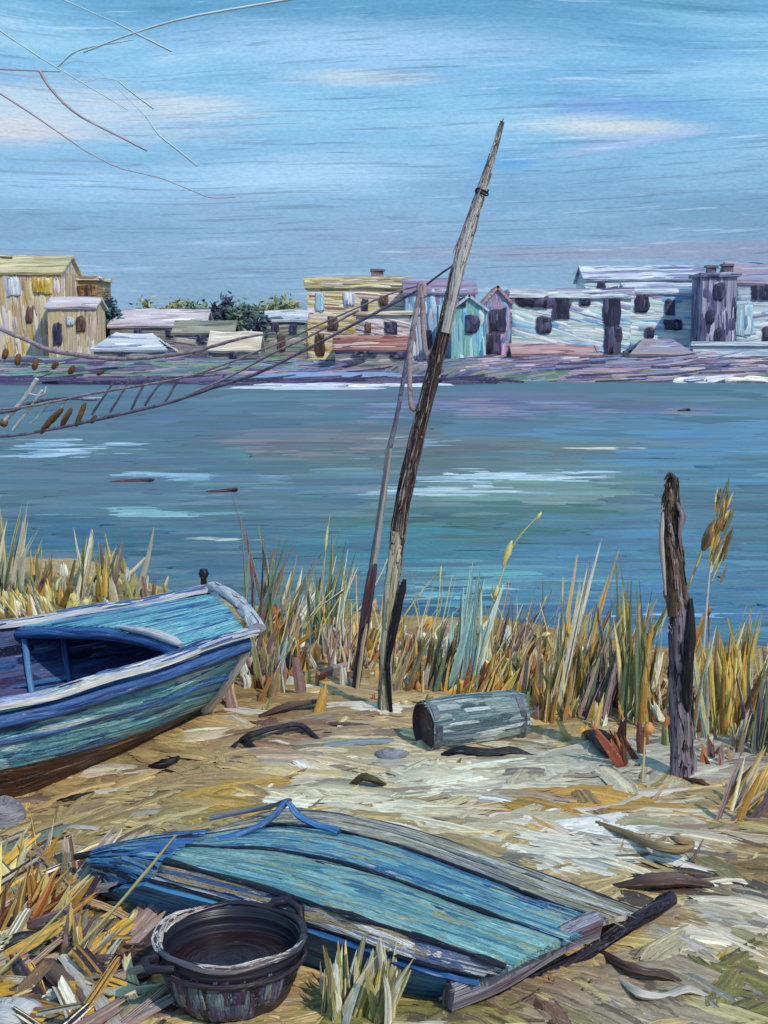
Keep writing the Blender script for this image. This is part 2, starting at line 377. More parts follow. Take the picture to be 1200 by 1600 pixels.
# ------------------------------------------------------------------ ground
WATER = -0.30
SHX = [-60, -20, -5, -3.2, -2.0, -0.8, 0.8, 2.0, 4.0, 20, 60]
SHY = [17, 16, 14.8, 14.3, 12.6, 11.6, 11.4, 10.4, 10.2, 9, 8]
def shore(x): return np.interp(x, SHX, SHY)
def gz(x, y):
    x = np.asarray(x, float); y = np.asarray(y, float)
    d = y - shore(x)
    s = np.clip((d + 1.2) / 2.4, 0, 1); s = s * s * (3 - 2 * s)
    z = 0.10 * (fbm(x * 0.9 + 3, y * 0.9) - 0.5) + 0.035 * (fbm(x * 5, y * 5) - 0.5)
    z = z - 0.29 * np.exp(-(((x + 2.3) / 1.3) ** 2 + ((y - 6.5) / 1.2) ** 2))
    return z * (1 - s) - 0.62 * s - np.clip(d - 1.2, 0, 8) * 0.1
def gp(px, py):
    z = 0.0
    for _ in range(4):
        p = G(px, py, z); z = float(gz(p[0], p[1]))
    return G(px, py, z)
PATCH = [  # px, py, rx, ry, colour: soil, sand and trodden grass as they lie on the ground
    (600, 1040, 900, 90, (150, 122, 74)), (560, 1110, 200, 40, (176, 148, 106)),
    (420, 1150, 110, 34, (130, 98, 78)), (540, 1180, 170, 40, (204, 186, 152)),
    (360, 1235, 140, 50, (186, 148, 70)), (430, 1215, 80, 34, (214, 200, 168)),
    (720, 1225, 250, 52, (200, 190, 164)), (620, 1250, 130, 30, (218, 208, 184)),
    (960, 1195, 190, 42, (172, 166, 150)), (840, 1275, 190, 42, (178, 134, 60)),
    (700, 1290, 110, 34, (186, 172, 142)), (840, 1325, 130, 38, (204, 196, 180)), (900, 1300, 60, 18, (216, 212, 206)),
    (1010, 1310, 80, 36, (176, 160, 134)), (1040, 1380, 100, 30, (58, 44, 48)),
    (1150, 1330, 90, 90, (134, 108, 70)), (1090, 1455, 140, 60, (196, 180, 158)),
    (1140, 1560, 160, 56, (112, 104, 54)), (860, 1560, 170, 50, (150, 134, 112)),
    (180, 1285, 190, 34, (166, 148, 104)), (60, 1390, 130, 80, (168, 126, 46)),
    (110, 1540, 170, 90, (92, 78, 70)), (230, 1500, 80, 60, (152, 132, 96)),
    (560, 1590, 200, 40, (130, 124, 70)), (60, 930, 240, 40, (128, 112, 70)),
]
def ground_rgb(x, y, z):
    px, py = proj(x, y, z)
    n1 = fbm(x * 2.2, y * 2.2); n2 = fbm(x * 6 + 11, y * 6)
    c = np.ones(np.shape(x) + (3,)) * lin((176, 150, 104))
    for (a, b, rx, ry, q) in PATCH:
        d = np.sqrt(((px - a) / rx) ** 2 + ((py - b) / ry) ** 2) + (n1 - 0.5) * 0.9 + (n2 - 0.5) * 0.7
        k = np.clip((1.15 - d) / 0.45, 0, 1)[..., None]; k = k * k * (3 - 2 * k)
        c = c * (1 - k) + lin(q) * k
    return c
xs = np.concatenate([np.linspace(-70, -6, 30)[:-1], np.linspace(-6, 6, 200), np.linspace(6, 70, 30)[1:]])
ys = np.concatenate([np.linspace(-30, 2.5, 20)[:-1], np.linspace(2.5, 16, 230), np.linspace(16, 40, 20)[1:]])
X, Y = np.meshgrid(xs, ys, indexing='ij'); Z = gz(X, Y)
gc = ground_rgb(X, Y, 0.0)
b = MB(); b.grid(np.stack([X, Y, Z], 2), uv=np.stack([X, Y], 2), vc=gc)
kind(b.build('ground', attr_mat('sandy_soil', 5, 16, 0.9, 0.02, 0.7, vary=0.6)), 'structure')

# ------------------------------------------------------------------ water
yw = np.concatenate([np.geomspace(7.5, 160, 230), np.geomspace(165, 1500, 12)])
xw = np.concatenate([-np.geomspace(900, 30, 16)[:-1], np.linspace(-30, 30, 190), np.geomspace(30, 900, 16)[1:]])
X, Y = np.meshgrid(xw, yw, indexing='ij')
WP = [  # patches of lighter, darker and tinted colour on the water
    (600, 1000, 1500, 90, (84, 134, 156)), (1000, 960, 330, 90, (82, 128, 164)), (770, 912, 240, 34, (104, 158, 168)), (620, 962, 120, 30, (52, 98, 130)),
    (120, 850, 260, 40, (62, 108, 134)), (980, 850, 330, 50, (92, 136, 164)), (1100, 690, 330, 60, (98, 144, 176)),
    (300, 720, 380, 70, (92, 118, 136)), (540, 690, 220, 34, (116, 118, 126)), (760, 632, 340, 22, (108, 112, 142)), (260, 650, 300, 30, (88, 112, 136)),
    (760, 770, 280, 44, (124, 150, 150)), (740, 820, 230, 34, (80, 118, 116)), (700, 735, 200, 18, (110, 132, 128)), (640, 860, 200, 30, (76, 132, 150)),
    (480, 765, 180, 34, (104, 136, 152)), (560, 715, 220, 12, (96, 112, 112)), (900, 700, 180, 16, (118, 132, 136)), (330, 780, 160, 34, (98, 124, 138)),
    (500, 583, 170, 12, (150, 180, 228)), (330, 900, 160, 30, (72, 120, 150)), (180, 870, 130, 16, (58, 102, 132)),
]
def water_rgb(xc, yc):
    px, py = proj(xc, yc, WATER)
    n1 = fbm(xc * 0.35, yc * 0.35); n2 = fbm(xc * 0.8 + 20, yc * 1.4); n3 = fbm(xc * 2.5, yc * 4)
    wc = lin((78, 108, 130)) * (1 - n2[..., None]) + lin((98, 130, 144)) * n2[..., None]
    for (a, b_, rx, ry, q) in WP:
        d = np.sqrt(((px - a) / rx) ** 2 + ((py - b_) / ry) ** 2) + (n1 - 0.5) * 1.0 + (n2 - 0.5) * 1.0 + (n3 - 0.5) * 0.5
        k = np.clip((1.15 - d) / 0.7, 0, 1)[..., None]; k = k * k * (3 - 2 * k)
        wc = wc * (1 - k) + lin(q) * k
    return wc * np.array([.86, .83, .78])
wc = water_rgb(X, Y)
def water_mat(name, coords):
    m = bpy.data.materials.new(name); m.use_nodes = True; t = NT(m.node_tree)
    ac = t.n('ShaderNodeAttribute', attribute_name='Col'); tc = t.n('ShaderNodeTexCoord')
    mv = t.map(tc.outputs['Object'], (0.55, 1.5, 1))
    a1 = t.noise(mv, 1.0, 6, 0.65, 0.5); a2 = t.noise(t.map(tc.outputs['Object'], (0.9, 3.6, 1)), 1.0, 6, 0.7, 0.5)
    k = t.ramp(t.m('ADD', t.m('MULTIPLY', a1, 0.5), t.m('MULTIPLY', a2, 0.5)), [(0.32, (0.5, 0.56, 0.64, 1)), (0.46, (0.9, 0.9, 0.9, 1)), (0.58, (1.12, 1.1, 1.08, 1)), (0.72, (1.5, 1.42, 1.34, 1))])
    c = t.mix(0.6, ac.outputs['Color'], k, 'MULTIPLY')
    gr = t.noise(t.map(tc.outputs['Object'], (22, 60, 1)), 1.0, 3, 0.75)
    c = t.mix(0.9, c, t.ramp(gr, [(0.34, (0.72, 0.74, 0.8, 1)), (0.5, (1, 1, 1, 1)), (0.66, (1.3, 1.27, 1.22, 1))]), 'MULTIPLY')
    bs = t.n('ShaderNodeBsdfPrincipled'); t.l(c, bs.inputs['Base Color']); bs.inputs['Roughness'].default_value = 0.45
    bs.inputs['IOR'].default_value = 1.33; bs.inputs['Specular IOR Level'].default_value = 0.22
    bp = t.n('ShaderNodeBump'); bp.inputs['Strength'].default_value = 0.5; bp.inputs['Distance'].default_value = 0.05
    t.l(t.m('ADD', a1, a2), bp.inputs['Height']); t.l(bp.outputs[0], bs.inputs['Normal'])
    o = t.n('ShaderNodeOutputMaterial'); t.l(bs.outputs[0], o.inputs[0]); return m
wm = water_mat('lake_water', 'Object')
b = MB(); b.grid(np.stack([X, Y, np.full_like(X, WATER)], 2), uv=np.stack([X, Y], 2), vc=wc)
def ripple(px, py, L, W, c=None, k=None, ang=None):
    p = G(px, py, WATER + .004); s_ = p[1] / F
    if c is None:
        c = water_rgb(np.array(p[0] + rng.normal(0, .3)), np.array(p[1] * (1 + rng.normal(0, .03)))) * np.array([1, 1, 1]) * np.array([1 + rng.normal(0, .10), 1 + rng.normal(0, .05), 1 + rng.normal(0, .05)]) * (1 + rng.normal(0, .09))
    a = rng.normal(0.02, .05) if ang is None else ang
    L *= s_; W = W * s_ * s_ * F / 2.5; t = np.linspace(-.5, .5, 6)      # flattened to lie on the water
    C = p + np.stack([t * L, math.tan(a) * t * L + .06 * L * t ** 2 * rng.normal() * .5, 0 * t], 1)
    b.ribbon(C, np.array([0, 0, 1.0]), W, c, 5, min(.05, .012 / W), .05, c * random.uniform(.84, 1.2), rag=.25, tip=.6)
for _ in range(1500):
    u = random.random(); ripple(random.uniform(-300, 1500), 612 + 410 * u ** 0.9, random.uniform(70, 240), random.uniform(5, 18), ang=rng.normal(.02, .1))
# bands of paler and tinted strokes lying on the water
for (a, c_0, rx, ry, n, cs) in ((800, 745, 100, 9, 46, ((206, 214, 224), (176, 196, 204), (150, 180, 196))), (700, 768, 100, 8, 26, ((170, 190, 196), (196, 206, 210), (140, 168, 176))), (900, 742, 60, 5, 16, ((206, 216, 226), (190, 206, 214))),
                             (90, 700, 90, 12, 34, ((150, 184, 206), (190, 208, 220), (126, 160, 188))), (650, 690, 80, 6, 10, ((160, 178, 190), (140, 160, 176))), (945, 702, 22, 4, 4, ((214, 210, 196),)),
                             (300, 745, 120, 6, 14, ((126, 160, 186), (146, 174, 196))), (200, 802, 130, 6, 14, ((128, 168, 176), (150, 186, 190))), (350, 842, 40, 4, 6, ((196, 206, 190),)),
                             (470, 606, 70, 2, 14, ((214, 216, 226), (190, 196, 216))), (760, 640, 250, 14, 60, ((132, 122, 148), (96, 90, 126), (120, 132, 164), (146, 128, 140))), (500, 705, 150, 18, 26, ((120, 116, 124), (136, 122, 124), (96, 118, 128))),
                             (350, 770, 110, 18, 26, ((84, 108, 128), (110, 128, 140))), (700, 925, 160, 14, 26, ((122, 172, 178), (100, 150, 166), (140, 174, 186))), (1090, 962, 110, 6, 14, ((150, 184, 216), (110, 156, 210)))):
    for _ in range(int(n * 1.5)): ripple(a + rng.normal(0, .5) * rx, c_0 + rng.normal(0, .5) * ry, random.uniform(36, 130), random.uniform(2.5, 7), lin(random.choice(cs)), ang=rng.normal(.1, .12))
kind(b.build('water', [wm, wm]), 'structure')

# ------------------------------------------------------------------ far shore and spit
CX = [-400, -60, -20, -15, -12, 0, 4, 8, 14, 40, 400]; CY = [112, 112, 113, 118, 139, 140, 122, 104, 97, 96, 92]
def fz(x, y):
    d = y - np.interp(x, CX, CY)
    return WATER - 0.25 + np.where(d < 6, (d + 2) * 0.13, 1.04 + (d - 6) * 0.022) + 0.25 * (fbm(x * 0.2, y * 0.2) - 0.5)
xf = np.concatenate([-np.geomspace(900, 75, 14)[:-1], np.linspace(-75, 75, 150), np.geomspace(75, 900, 14)[1:]])
yf = np.concatenate([np.linspace(88, 150, 64), np.geomspace(153, 1500, 20)])
X, Y = np.meshgrid(xf, yf, indexing='ij'); Z = np.minimum(fz(X, Y), 6.0)
pal_far = [lin(q) for q in ((120, 116, 140), (96, 88, 122), (150, 130, 140), (92, 120, 104), (150, 140, 116), (110, 134, 168), (74, 66, 100))]
xc = (X[:-1, :-1] + X[1:, 1:]) / 2; yc = (Y[:-1, :-1] + Y[1:, 1:]) / 2
idx = np.clip((fbm(xc * 0.12, yc * 0.5) * 1.6 - 0.3) * len(pal_far), 0, len(pal_far) - 1).astype(int)
fc = np.array(pal_far)[idx]
grn = ((xc < -12) & (yc < 130))[..., None]
fc = np.where(grn & (fbm(xc * 0.2, yc * 0.6)[..., None] > 0.42), lin((84, 120, 92)), fc)
b = MB(); b.grid(np.stack([X, Y, Z], 2), uv=np.stack([X, Y], 2), cols=list(fc.reshape(-1, 3)))
kind(b.build('far_shore', attr_mat('far_soil', 0.25, 1.0, 0.8, 0.3, 0.7)), 'structure')

PUR = [(76, 66, 104), (56, 50, 86), (120, 108, 140), (150, 130, 150), (98, 84, 112), (170, 158, 176)]
xp = np.linspace(-70, 9, 160); yp = np.linspace(86, 104, 14)
X, Y = np.meshgrid(xp, yp, indexing='ij')
wv = (Y - 95) / 7.5 + 0.25 * np.sin(X * 0.13)
Z = WATER - 0.12 + 0.85 * 0.5 * np.exp(-wv ** 2 * 1.6) * np.clip((9 - X) / 14, 0, 1) * (0.7 + 0.6 * fbm(X * 0.3, Y * 0.3))
b = MB(); b.grid(np.stack([X, Y, Z], 2), uv=np.stack([X, Y], 2))
kind(b.build('spit', streak('dark_mud', [(40, 36, 66), (66, 58, 92), (92, 80, 112), (130, 116, 140)], 0.1, 1.2, 0.8, 0.2)), 'structure')

def scatter_dabs(b, n, fn_pos, palette, L, W, ang, up=(0, 0, 1), vary=0.18, tipr=(0.3, 0.9), lift=0.0, zf=None):
    for _ in range(n):
        p = fn_pos(); c = lin(random.choice(palette)); a = ang()
        d = np.array([math.cos(a), math.sin(a), lift])
        b.stroke(p, d, np.array(up, float), L(p), W(p), c, rng.normal(0, 0.08), nl=4, nw=3, tip=random.uniform(*tipr), thick=0.3, vary=vary)
b = MB()
def fpos():
    x = random.uniform(-75, 80); lo = float(np.interp(x, CX, CY)); y = lo + random.random() ** 1.5 * 45 - 0.5
    return np.array([x, y, float(fz(x, y)) + 0.05])
def fpos_l():
    while True:
        p = fpos()
        if p[0] < -11: return p
def fpos_r():
    while True:
        p = fpos()
        if p[0] > -11: return p
scatter_dabs(b, 420, fpos_l, PUR[:4] + [(96, 132, 112), (84, 120, 104), (110, 140, 150), (90, 116, 128), (120, 150, 120)], lambda p: random.uniform(2, 6), lambda p: random.uniform(0.2, 0.5), lambda: rng.normal(0, 0.12), up=(0, -0.75, 0.65))
scatter_dabs(b, 900, fpos_r, PUR + PUR[:4] + [(86, 96, 140), (120, 136, 176), (104, 120, 150), (166, 140, 146), (130, 140, 170), (190, 176, 180)],
             lambda p: random.uniform(2, 7), lambda p: random.uniform(0.18, 0.45), lambda: rng.normal(0, 0.12), up=(0, -0.75, 0.65))
def spos():
    x = random.uniform(-60, 6); return np.array([x, 93 + rng.normal(0, 2.2), -0.12 + random.uniform(-0.12, 0.16)])
scatter_dabs(b, 300, spos, PUR[:2] + [(40, 36, 68), (50, 44, 80), (96, 84, 116)], lambda p: random.uniform(1.5, 5), lambda p: random.uniform(0.2, 0.45), lambda: rng.normal(0, 0.15), up=(0, -0.75, 0.65))
o = kind(b.build('shore_scrub', attr_mat('scrub', 0.6, 6, 0.7, 0.08)), 'stuff'); tag(o, 'low violet, brown and green scrub along the far waterline', 'scrub')
b = MB()
for i in range(60):
    x = random.uniform(21, 48); y = 96 - random.random() * 1.2
    b.stroke(np.array([x, y, WATER + 0.1 + 0.25 * random.random()]), np.array([1, rng.normal(0, 0.1), 0.02]), np.array([0, -0.7, 0.7]), random.uniform(1.2, 3.2), random.uniform(0.25, 0.5), lin(random.choice([(236, 232, 230), (224, 220, 232), (240, 232, 208), (200, 206, 228)])), rng.normal(0, 0.1), tip=0.4, thick=0.4)
for i in range(26):
    x = random.uniform(-9, 2); y = 88 - random.random() * 3
    b.stroke(np.array([x, y, WATER + 0.03 + 0.06 * random.random()]), np.array([1, rng.normal(0, 0.1), 0.0]), np.array([0, -0.5, 0.8]), random.uniform(1.2, 3.2), random.uniform(0.2, 0.4), lin(random.choice([(226, 226, 234), (204, 208, 226), (176, 186, 206)])), tip=0.4, thick=0.3)
o = kind(b.build('surf_foam', attr_mat('foam', 0.6, 6, 0.6, 0.06)), 'stuff'); tag(o, 'thick white surf breaking along the far waterline', 'surf')

# ------------------------------------------------------------------ far buildings
HC = {}
def hmat(name, cols, vertical=False, **k):
    HC[name] = (cols, vertical)
    return streak(name, cols, 0.10 if not vertical else 0.10, 1.1 if not vertical else 1.3, 1.0, 0.22, 0.5, rot=(math.pi / 2 if vertical else 0), **k)
HM = {
    'ochre_wall': hmat('ochre_wall', [(150, 130, 122), (214, 200, 176), (226, 214, 204), (204, 170, 96), (206, 190, 196), (186, 160, 130), (224, 206, 170)], True),
    'brown_wall': hmat('brown_wall', [(110, 84, 50), (160, 126, 74), (188, 156, 96), (140, 108, 66)]),
    'yellow_wall': hmat('yellow_wall', [(150, 124, 84), (214, 178, 96), (222, 202, 160), (196, 172, 156), (210, 196, 190)], True),
    'ochre_roof': hmat('ochre_roof', [(150, 132, 96), (206, 188, 134), (224, 212, 170), (184, 164, 124), (214, 204, 192)]),
    'pink_roof': hmat('pink_roof', [(150, 128, 144), (206, 192, 204), (226, 216, 222), (176, 160, 176)]),
    'white_roof': hmat('white_roof', [(130, 140, 166), (206, 210, 224), (228, 226, 230), (170, 180, 200)]),
    'cream_roof': hmat('cream_roof', [(150, 126, 110), (214, 200, 176), (230, 220, 206), (190, 166, 150)]),
    'grey_roof': hmat('grey_roof', [(84, 92, 84), (136, 136, 120), (176, 166, 146), (104, 110, 110)]),
    'dark_wall': hmat('dark_wall', [(70, 72, 96), (110, 112, 130), (160, 152, 150), (96, 104, 116), (190, 180, 170)]),
    'green_wall': hmat('green_wall', [(56, 84, 90), (84, 126, 116), (140, 150, 136), (120, 110, 108), (170, 160, 150)]),
    'cream_wall': hmat('cream_wall', [(150, 118, 96), (220, 200, 158), (232, 220, 196), (214, 186, 110), (226, 208, 206)]),
    'white_wall': hmat('white_wall', [(160, 140, 148), (220, 206, 206), (232, 224, 222), (204, 176, 170)]),
    'red_roof': hmat('red_roof', [(80, 36, 40), (130, 62, 56), (176, 126, 116), (196, 170, 160), (60, 40, 70)]),
    'purple_roof': hmat('purple_roof', [(96, 72, 108), (134, 108, 142), (164, 144, 168), (150, 160, 190), (104, 80, 118)]),
    'blue_wall': hmat('blue_wall', [(70, 96, 150), (120, 166, 206), (170, 200, 222), (206, 210, 220), (150, 120, 160)], True),
    'teal_wall': hmat('teal_wall', [(84, 146, 186), (126, 190, 214), (166, 210, 212), (120, 186, 176), (206, 222, 228), (110, 170, 206)], True),
    'lilac_wall': hmat('lilac_wall', [(90, 120, 170), (140, 160, 200), (196, 160, 190), (170, 196, 220)], True),
    'aqua_wall': hmat('aqua_wall', [(120, 164, 206), (160, 200, 226), (206, 226, 234), (232, 234, 238), (184, 218, 216), (222, 226, 234), (180, 176, 206)]),
    'pale_wall': hmat('pale_wall', [(120, 140, 180), (186, 206, 226), (224, 230, 236), (206, 214, 222), (170, 200, 206)]),
    'navy_roof': hmat('navy_roof', [(56, 50, 92), (84, 80, 124), (124, 118, 156), (160, 170, 200), (70, 64, 108)]),
    'violet_roof': hmat('violet_roof', [(112, 100, 136), (150, 144, 176), (172, 152, 156), (130, 140, 176), (166, 180, 206)]),
    'tower_wall': hmat('tower_wall', [(56, 50, 88), (96, 90, 128), (140, 134, 166), (190, 184, 206), (80, 72, 112)], True),
    'pale_roof': hmat('pale_roof', [(150, 160, 196), (206, 216, 232), (226, 230, 238), (120, 116, 160), (176, 196, 220), (90, 84, 130)]),
    'salmon_roof': hmat('salmon_roof', [(120, 84, 100), (176, 130, 130), (206, 172, 166), (150, 120, 150)]),
    'pane': hmat('dark_pane', [(28, 26, 52), (48, 44, 78), (86, 80, 112), (36, 34, 62)], True),
    'brown_pane': hmat('brown_pane', [(60, 40, 36), (96, 66, 56), (120, 94, 84)], True),
    'white_pane': hmat('white_pane', [(150, 166, 196), (214, 220, 232), (236, 236, 236)], True),
    'gold_pane': hmat('gold_pane', [(176, 140, 50), (214, 180, 84), (226, 204, 130)], True),
    'ice_pane': hmat('ice_pane', [(120, 176, 206), (170, 206, 226), (206, 224, 232)], True),
    'chimney': hmat('chimney_brick', [(70, 60, 84), (120, 104, 116), (160, 150, 150)]),
}
HC['pane'] = HC['dark_pane']
def wobble(P, s): return P + rng.normal(0, s, np.shape(P))
def blob_pane(parent, name, px, py, w, h, D, mat, proud=0.2):
    """window opening with an uneven, hand-made outline; its sill is a sub-part"""
    c = at(px, py, D - proud); s = D / F * 1.0; W, H = w * s, h * s; n = 12
    ring = []
    for i in range(n):
        a = 2 * math.pi * (i + 0.5) / n; q = (abs(math.cos(a)) ** 8 + abs(math.sin(a)) ** 8) ** -0.125
        k = q * (1 + rng.normal(0, 0.09)); ring.append((math.cos(a) * W / 2 * k, math.sin(a) * H / 2 * k))
    fr = np.array([[c[0] + a, c[1], c[2] + b_] for a, b_ in ring]); bk = fr + np.array([0, proud * 1.6, 0]); inn = fr * 0.0
    fr2 = np.array([[c[0] + a * 0.78, c[1] - 0.05, c[2] + b_ * 0.82] for a, b_ in ring])
    b = MB(); V = np.vstack([fr, bk, fr2]); fs = []
    for i in range(n):
        j = (i + 1) % n; fs += [(i, i + n, j + n, j), (2 * n + i, i, j, 2 * n + j)]
    fs.append(tuple(range(3 * n - 1, 2 * n - 1, -1))[::-1])
    fs = [f[::-1] for f in fs]
    b.add(V, fs, [(v[0], v[2]) for v in V], smooth=False)
    P = np.array([[[c[0] + W * .42 * i, c[1] - .06, c[2] + H * .46 * k] for k in (-1, 0, 1)] for i in (-1, 0, 1)])
    b.dabs(P, 5, HC[mat][0], (H * .6, H * 1.1), (W * .25, W * .5), axis=1, thick=.12)
    return b.build(name, HM[mat], parent, parent.location)
def house(name, label, x0, x1, ye, yb, D, dep, wall, roof, rk, rh, wins=(), door=(), chims=(), group=None, over=0.35):
    A = at(x0, ye, D); B = at(x1, ye, D); zb = at((x0 + x1) / 2, yb, D)[2]; zt = A[2]; s = D / F
    cx = (A[0] + B[0]) / 2; root = thing(name, label, 'building' if name != 'boat_shed' else 'shed', (cx, D + dep / 2, zb), group)
    L = root.location; xa, xb = A[0], B[0]; H = rh * s
    b = MB(); nx = max(3, int((xb - xa) / 1.2)); nz = max(3, int((zt - zb) / 1.2) + 2)
    z0 = zb - 2.0; j = 0.07
    def wallgrid(p, q):
        u = np.linspace(0, 1, nx); v = np.linspace(0, 1, nz)
        P = np.zeros((nx, nz, 3)); P[..., 0] = (p[0] + (q[0] - p[0]) * u)[:, None]; P[..., 1] = (p[1] + (q[1] - p[1]) * u)[:, None]
        P[..., 2] = z0 + (zt - z0) * v[None]; P = wobble(P, j) if 0 else P
        Lw = math.hypot(q[0] - p[0], q[1] - p[1])
        off = rng.random() * 50
        b.grid(P, uv=np.stack(np.meshgrid(u * Lw + off, P[0, :, 2] + off, indexing='ij'), 2), smooth=False)
        cc, vert = HC[wall]; area = Lw * (zt - zb)
        if p[1] == q[1] == D or p[0] == q[0]:
            b.dabs(P, int(area * (.9 if p[1] == q[1] else .4)), cc, (1.6, 6.0) if not vert else (1.4, 4.2), (.3, 1.0), axis=1 if vert else 0, thick=.16, slant=rng.normal(0, .15), nw=4)
    c = [(xa, D), (xb, D), (xb, D + dep), (xa, D + dep)]
    for i in range(4): wallgrid(c[i], c[(i + 1) % 4])
    if rk == 'gable_y':
        for y, fl in ((D, 0), (D + dep, 1)):
            V = [(xa, y, zt), (xb, y, zt), (cx, y, zt + H)]
            b.add(V, [(0, 1, 2) if not fl else (2, 1, 0)], [(v[0], v[2]) for v in V])
    if rk == 'gable_x':
        for x, fl in ((xa, 0), (xb, 1)):
            V = [(x, D, zt), (x, D + dep, zt), (x, D + dep / 2, zt + H)]
            b.add(V, [(2, 1, 0) if not fl else (0, 1, 2)], [(v[1], v[2]) for v in V])
    b.build('wall', HM[wall], root, L)
    b = MB(); th = 0.28
    def slab(P):
        P = np.asarray(P, float); b.shell(P, th)
    ov = over
    if rk in ('gable_x', 'hip'):
        ins = 0.0 if rk == 'gable_x' else min(H * 1.3, (xb - xa) * 0.3)
        n = max(4, int((xb - xa) / 1.5)); t = np.linspace(0, 1, n)
        dz = rng.normal(0, 0.08, n)
        for sgn in (1, -1):
            ey = D - ov if sgn == 1 else D + dep + ov
            E = np.stack([xa - ov + (xb - xa + 2 * ov) * t, np.full(n, ey), zt - 0.1 + dz * 0.5 + 0 * t], 1)
            Rr = np.stack([xa - ov + ins + (xb - xa + 2 * ov - 2 * ins) * t, np.full(n, D + dep / 2), zt + H + dz + 0 * t], 1)
            M = (E + Rr) / 2 + np.array([0, 0, -0.04]) 
            P = np.stack([E, M, Rr], 1)
            Q = P if sgn == 1 else P[::-1]; b.shell(Q, th)
            b.dabs(Q, int(1.0 * (xb - xa) * max(1.5, H)), HC[roof][0], (1.8, 6.0), (.25, .6), thick=.2, slant=.05)
    elif rk == 'gable_y':
        n = 5; t = np.linspace(0, 1, n)
        for sgn in (1, -1):
            ex = xa - ov if sgn == 1 else xb + ov
            y = D - ov + (dep + 2 * ov) * t
            E = np.stack([np.full(n, ex), y, np.full(n, zt - 0.15)], 1); Rr = np.stack([np.full(n, cx), y, np.full(n, zt + H + 0.12)], 1)
            P = np.stack([E, (E + Rr) / 2, Rr], 1)
            Q = P[::-1] if sgn == 1 else P; b.shell(Q, th)
            b.dabs(Q, int(1.0 * (xb - xa) * max(1.5, H)), HC[roof][0], (1.4, 4.0), (.25, .6), thick=.2)
    else:
        hh = max(0.3, H); b.box((xa - ov, D - ov, zt), (xb - xa + 2 * ov, 0, 0), (0, dep + 2 * ov, 0), (0, 0, hh), 0.04)
        for (p_, q_) in (((xa - ov, D - ov), (xb + ov, D - ov)), ((xb + ov, D - ov), (xb + ov, D + dep + ov)), ((xa - ov, D + dep + ov), (xa - ov, D - ov))):
            P = np.array([[[p_[0] + (q_[0] - p_[0]) * t, p_[1] + (q_[1] - p_[1]) * t, zt + hh * v] for v in (0, .5, 1)] for t in np.linspace(0, 1, 5)])
            b.dabs(P, int(1.4 * abs(q_[0] - p_[0] + q_[1] - p_[1]) * max(.5, hh)), HC[roof][0], (1.6, 5.0), (.2, .5), thick=.2)
    rf = b.build('roof', HM[roof], root, L)
    for (px, py, w_, h_) in chims:
        p = at(px, py, D + dep * 0.4); s2 = (D + dep * 0.4) / F; W = w_ * s2
        b = MB(); b.box((p[0] - W / 2, p[1], p[2] - h_ * s2 - 0.6), (W, 0, 0), (0, W, 0), (0, 0, h_ * s2 + 0.6), 0.05)
        b.box((p[0] - W * 0.65, p[1] - W * 0.15, p[2]), (W * 1.3, 0, 0), (0, W * 1.3, 0), (0, 0, 0.25), 0.03)
        ch = b.build('chimney', HM['chimney'], rf, L)
    for wi in wins: blob_pane(root, 'window', *wi[:4], D, wi[4] if len(wi) > 4 else 'pane')
    for wi in door: blob_pane(root, 'door', *wi[:4], D, wi[4] if len(wi) > 4 else 'pane')
    return root
house('house', 'tall ochre and cream house at the left edge of the far shore', -70, 94, 424, 548, 150, 10, 'ochre_wall', 'ochre_roof', 'gable_x', 30,
      [(22, 447, 20, 28, 'white_pane'), (66, 446, 30, 24, 'gold_pane'), (46, 492, 10, 24, 'brown_pane'), (-25, 450, 20, 26, 'pane')], [(84, 525, 14, 34, 'pane')], [(10, 404, 14, 14)])
house('house', 'flat topped brown house beside the tall ochre one', 94, 151, 437, 540, 158, 8, 'brown_wall', 'cream_roof', 'flat', 5, [(118, 458, 14, 24, 'brown_pane'), (138, 455, 10, 18, 'brown_pane')])
house('house', 'small yellow cottage with a pinkish roof below the brown house', 74, 146, 478, 552, 146, 6, 'yellow_wall', 'pink_roof', 'gable_x', 16, [(126, 507, 14, 24, 'brown_pane'), (110, 502, 12, 12, 'white_pane')], [(90, 522, 14, 34, 'pane')])
house('boat_shed', 'long shed with a pinkish white roof right of the yellow cottage', 172, 318, 508, 535, 160, 8, 'dark_wall', 'pink_roof', 'gable_x', 26, [(215, 520, 12, 12), (265, 520, 12, 12)])
house('boat_shed', 'low shed with a bright white hipped roof near the left waterline', 146, 258, 545, 562, 138, 6, 'dark_wall', 'white_roof', 'hip', 24, [(190, 553, 10, 9)])
house('boat_shed', 'grey roofed shed standing behind the white hipped one', 272, 362, 519, 545, 152, 6, 'dark_wall', 'grey_roof', 'gable_x', 19, [(315, 530, 14, 12)])
house('boat_shed', 'cream roofed shed in the gap left of the yellow terrace', 328, 402, 546, 565, 140, 6, 'dark_wall', 'cream_roof', 'gable_x', 28, [(365, 555, 12, 9)])
house('house', 'low green walled cottage with a white roof', 408, 476, 499, 550, 152, 6, 'green_wall', 'white_roof', 'gable_x', 15, [(430, 512, 12, 14), (458, 514, 12, 14)], [(440, 535, 12, 24, 'brown_pane')])
house('house', 'large cream and yellow terrace house left of the leaning pole', 480, 642, 450, 560, 156, 10, 'cream_wall', 'ochre_roof', 'flat', 17,
      [(500, 472, 14, 28, 'ice_pane'), (546, 467, 18, 20, 'white_pane'), (570, 478, 10, 20), (600, 470, 14, 16, 'brown_pane'), (520, 505, 16, 22, 'brown_pane'), (540, 540, 14, 26, 'brown_pane')], [(500, 540, 16, 34, 'brown_pane')], [(498, 440, 14, 20), (590, 424, 18, 12)])
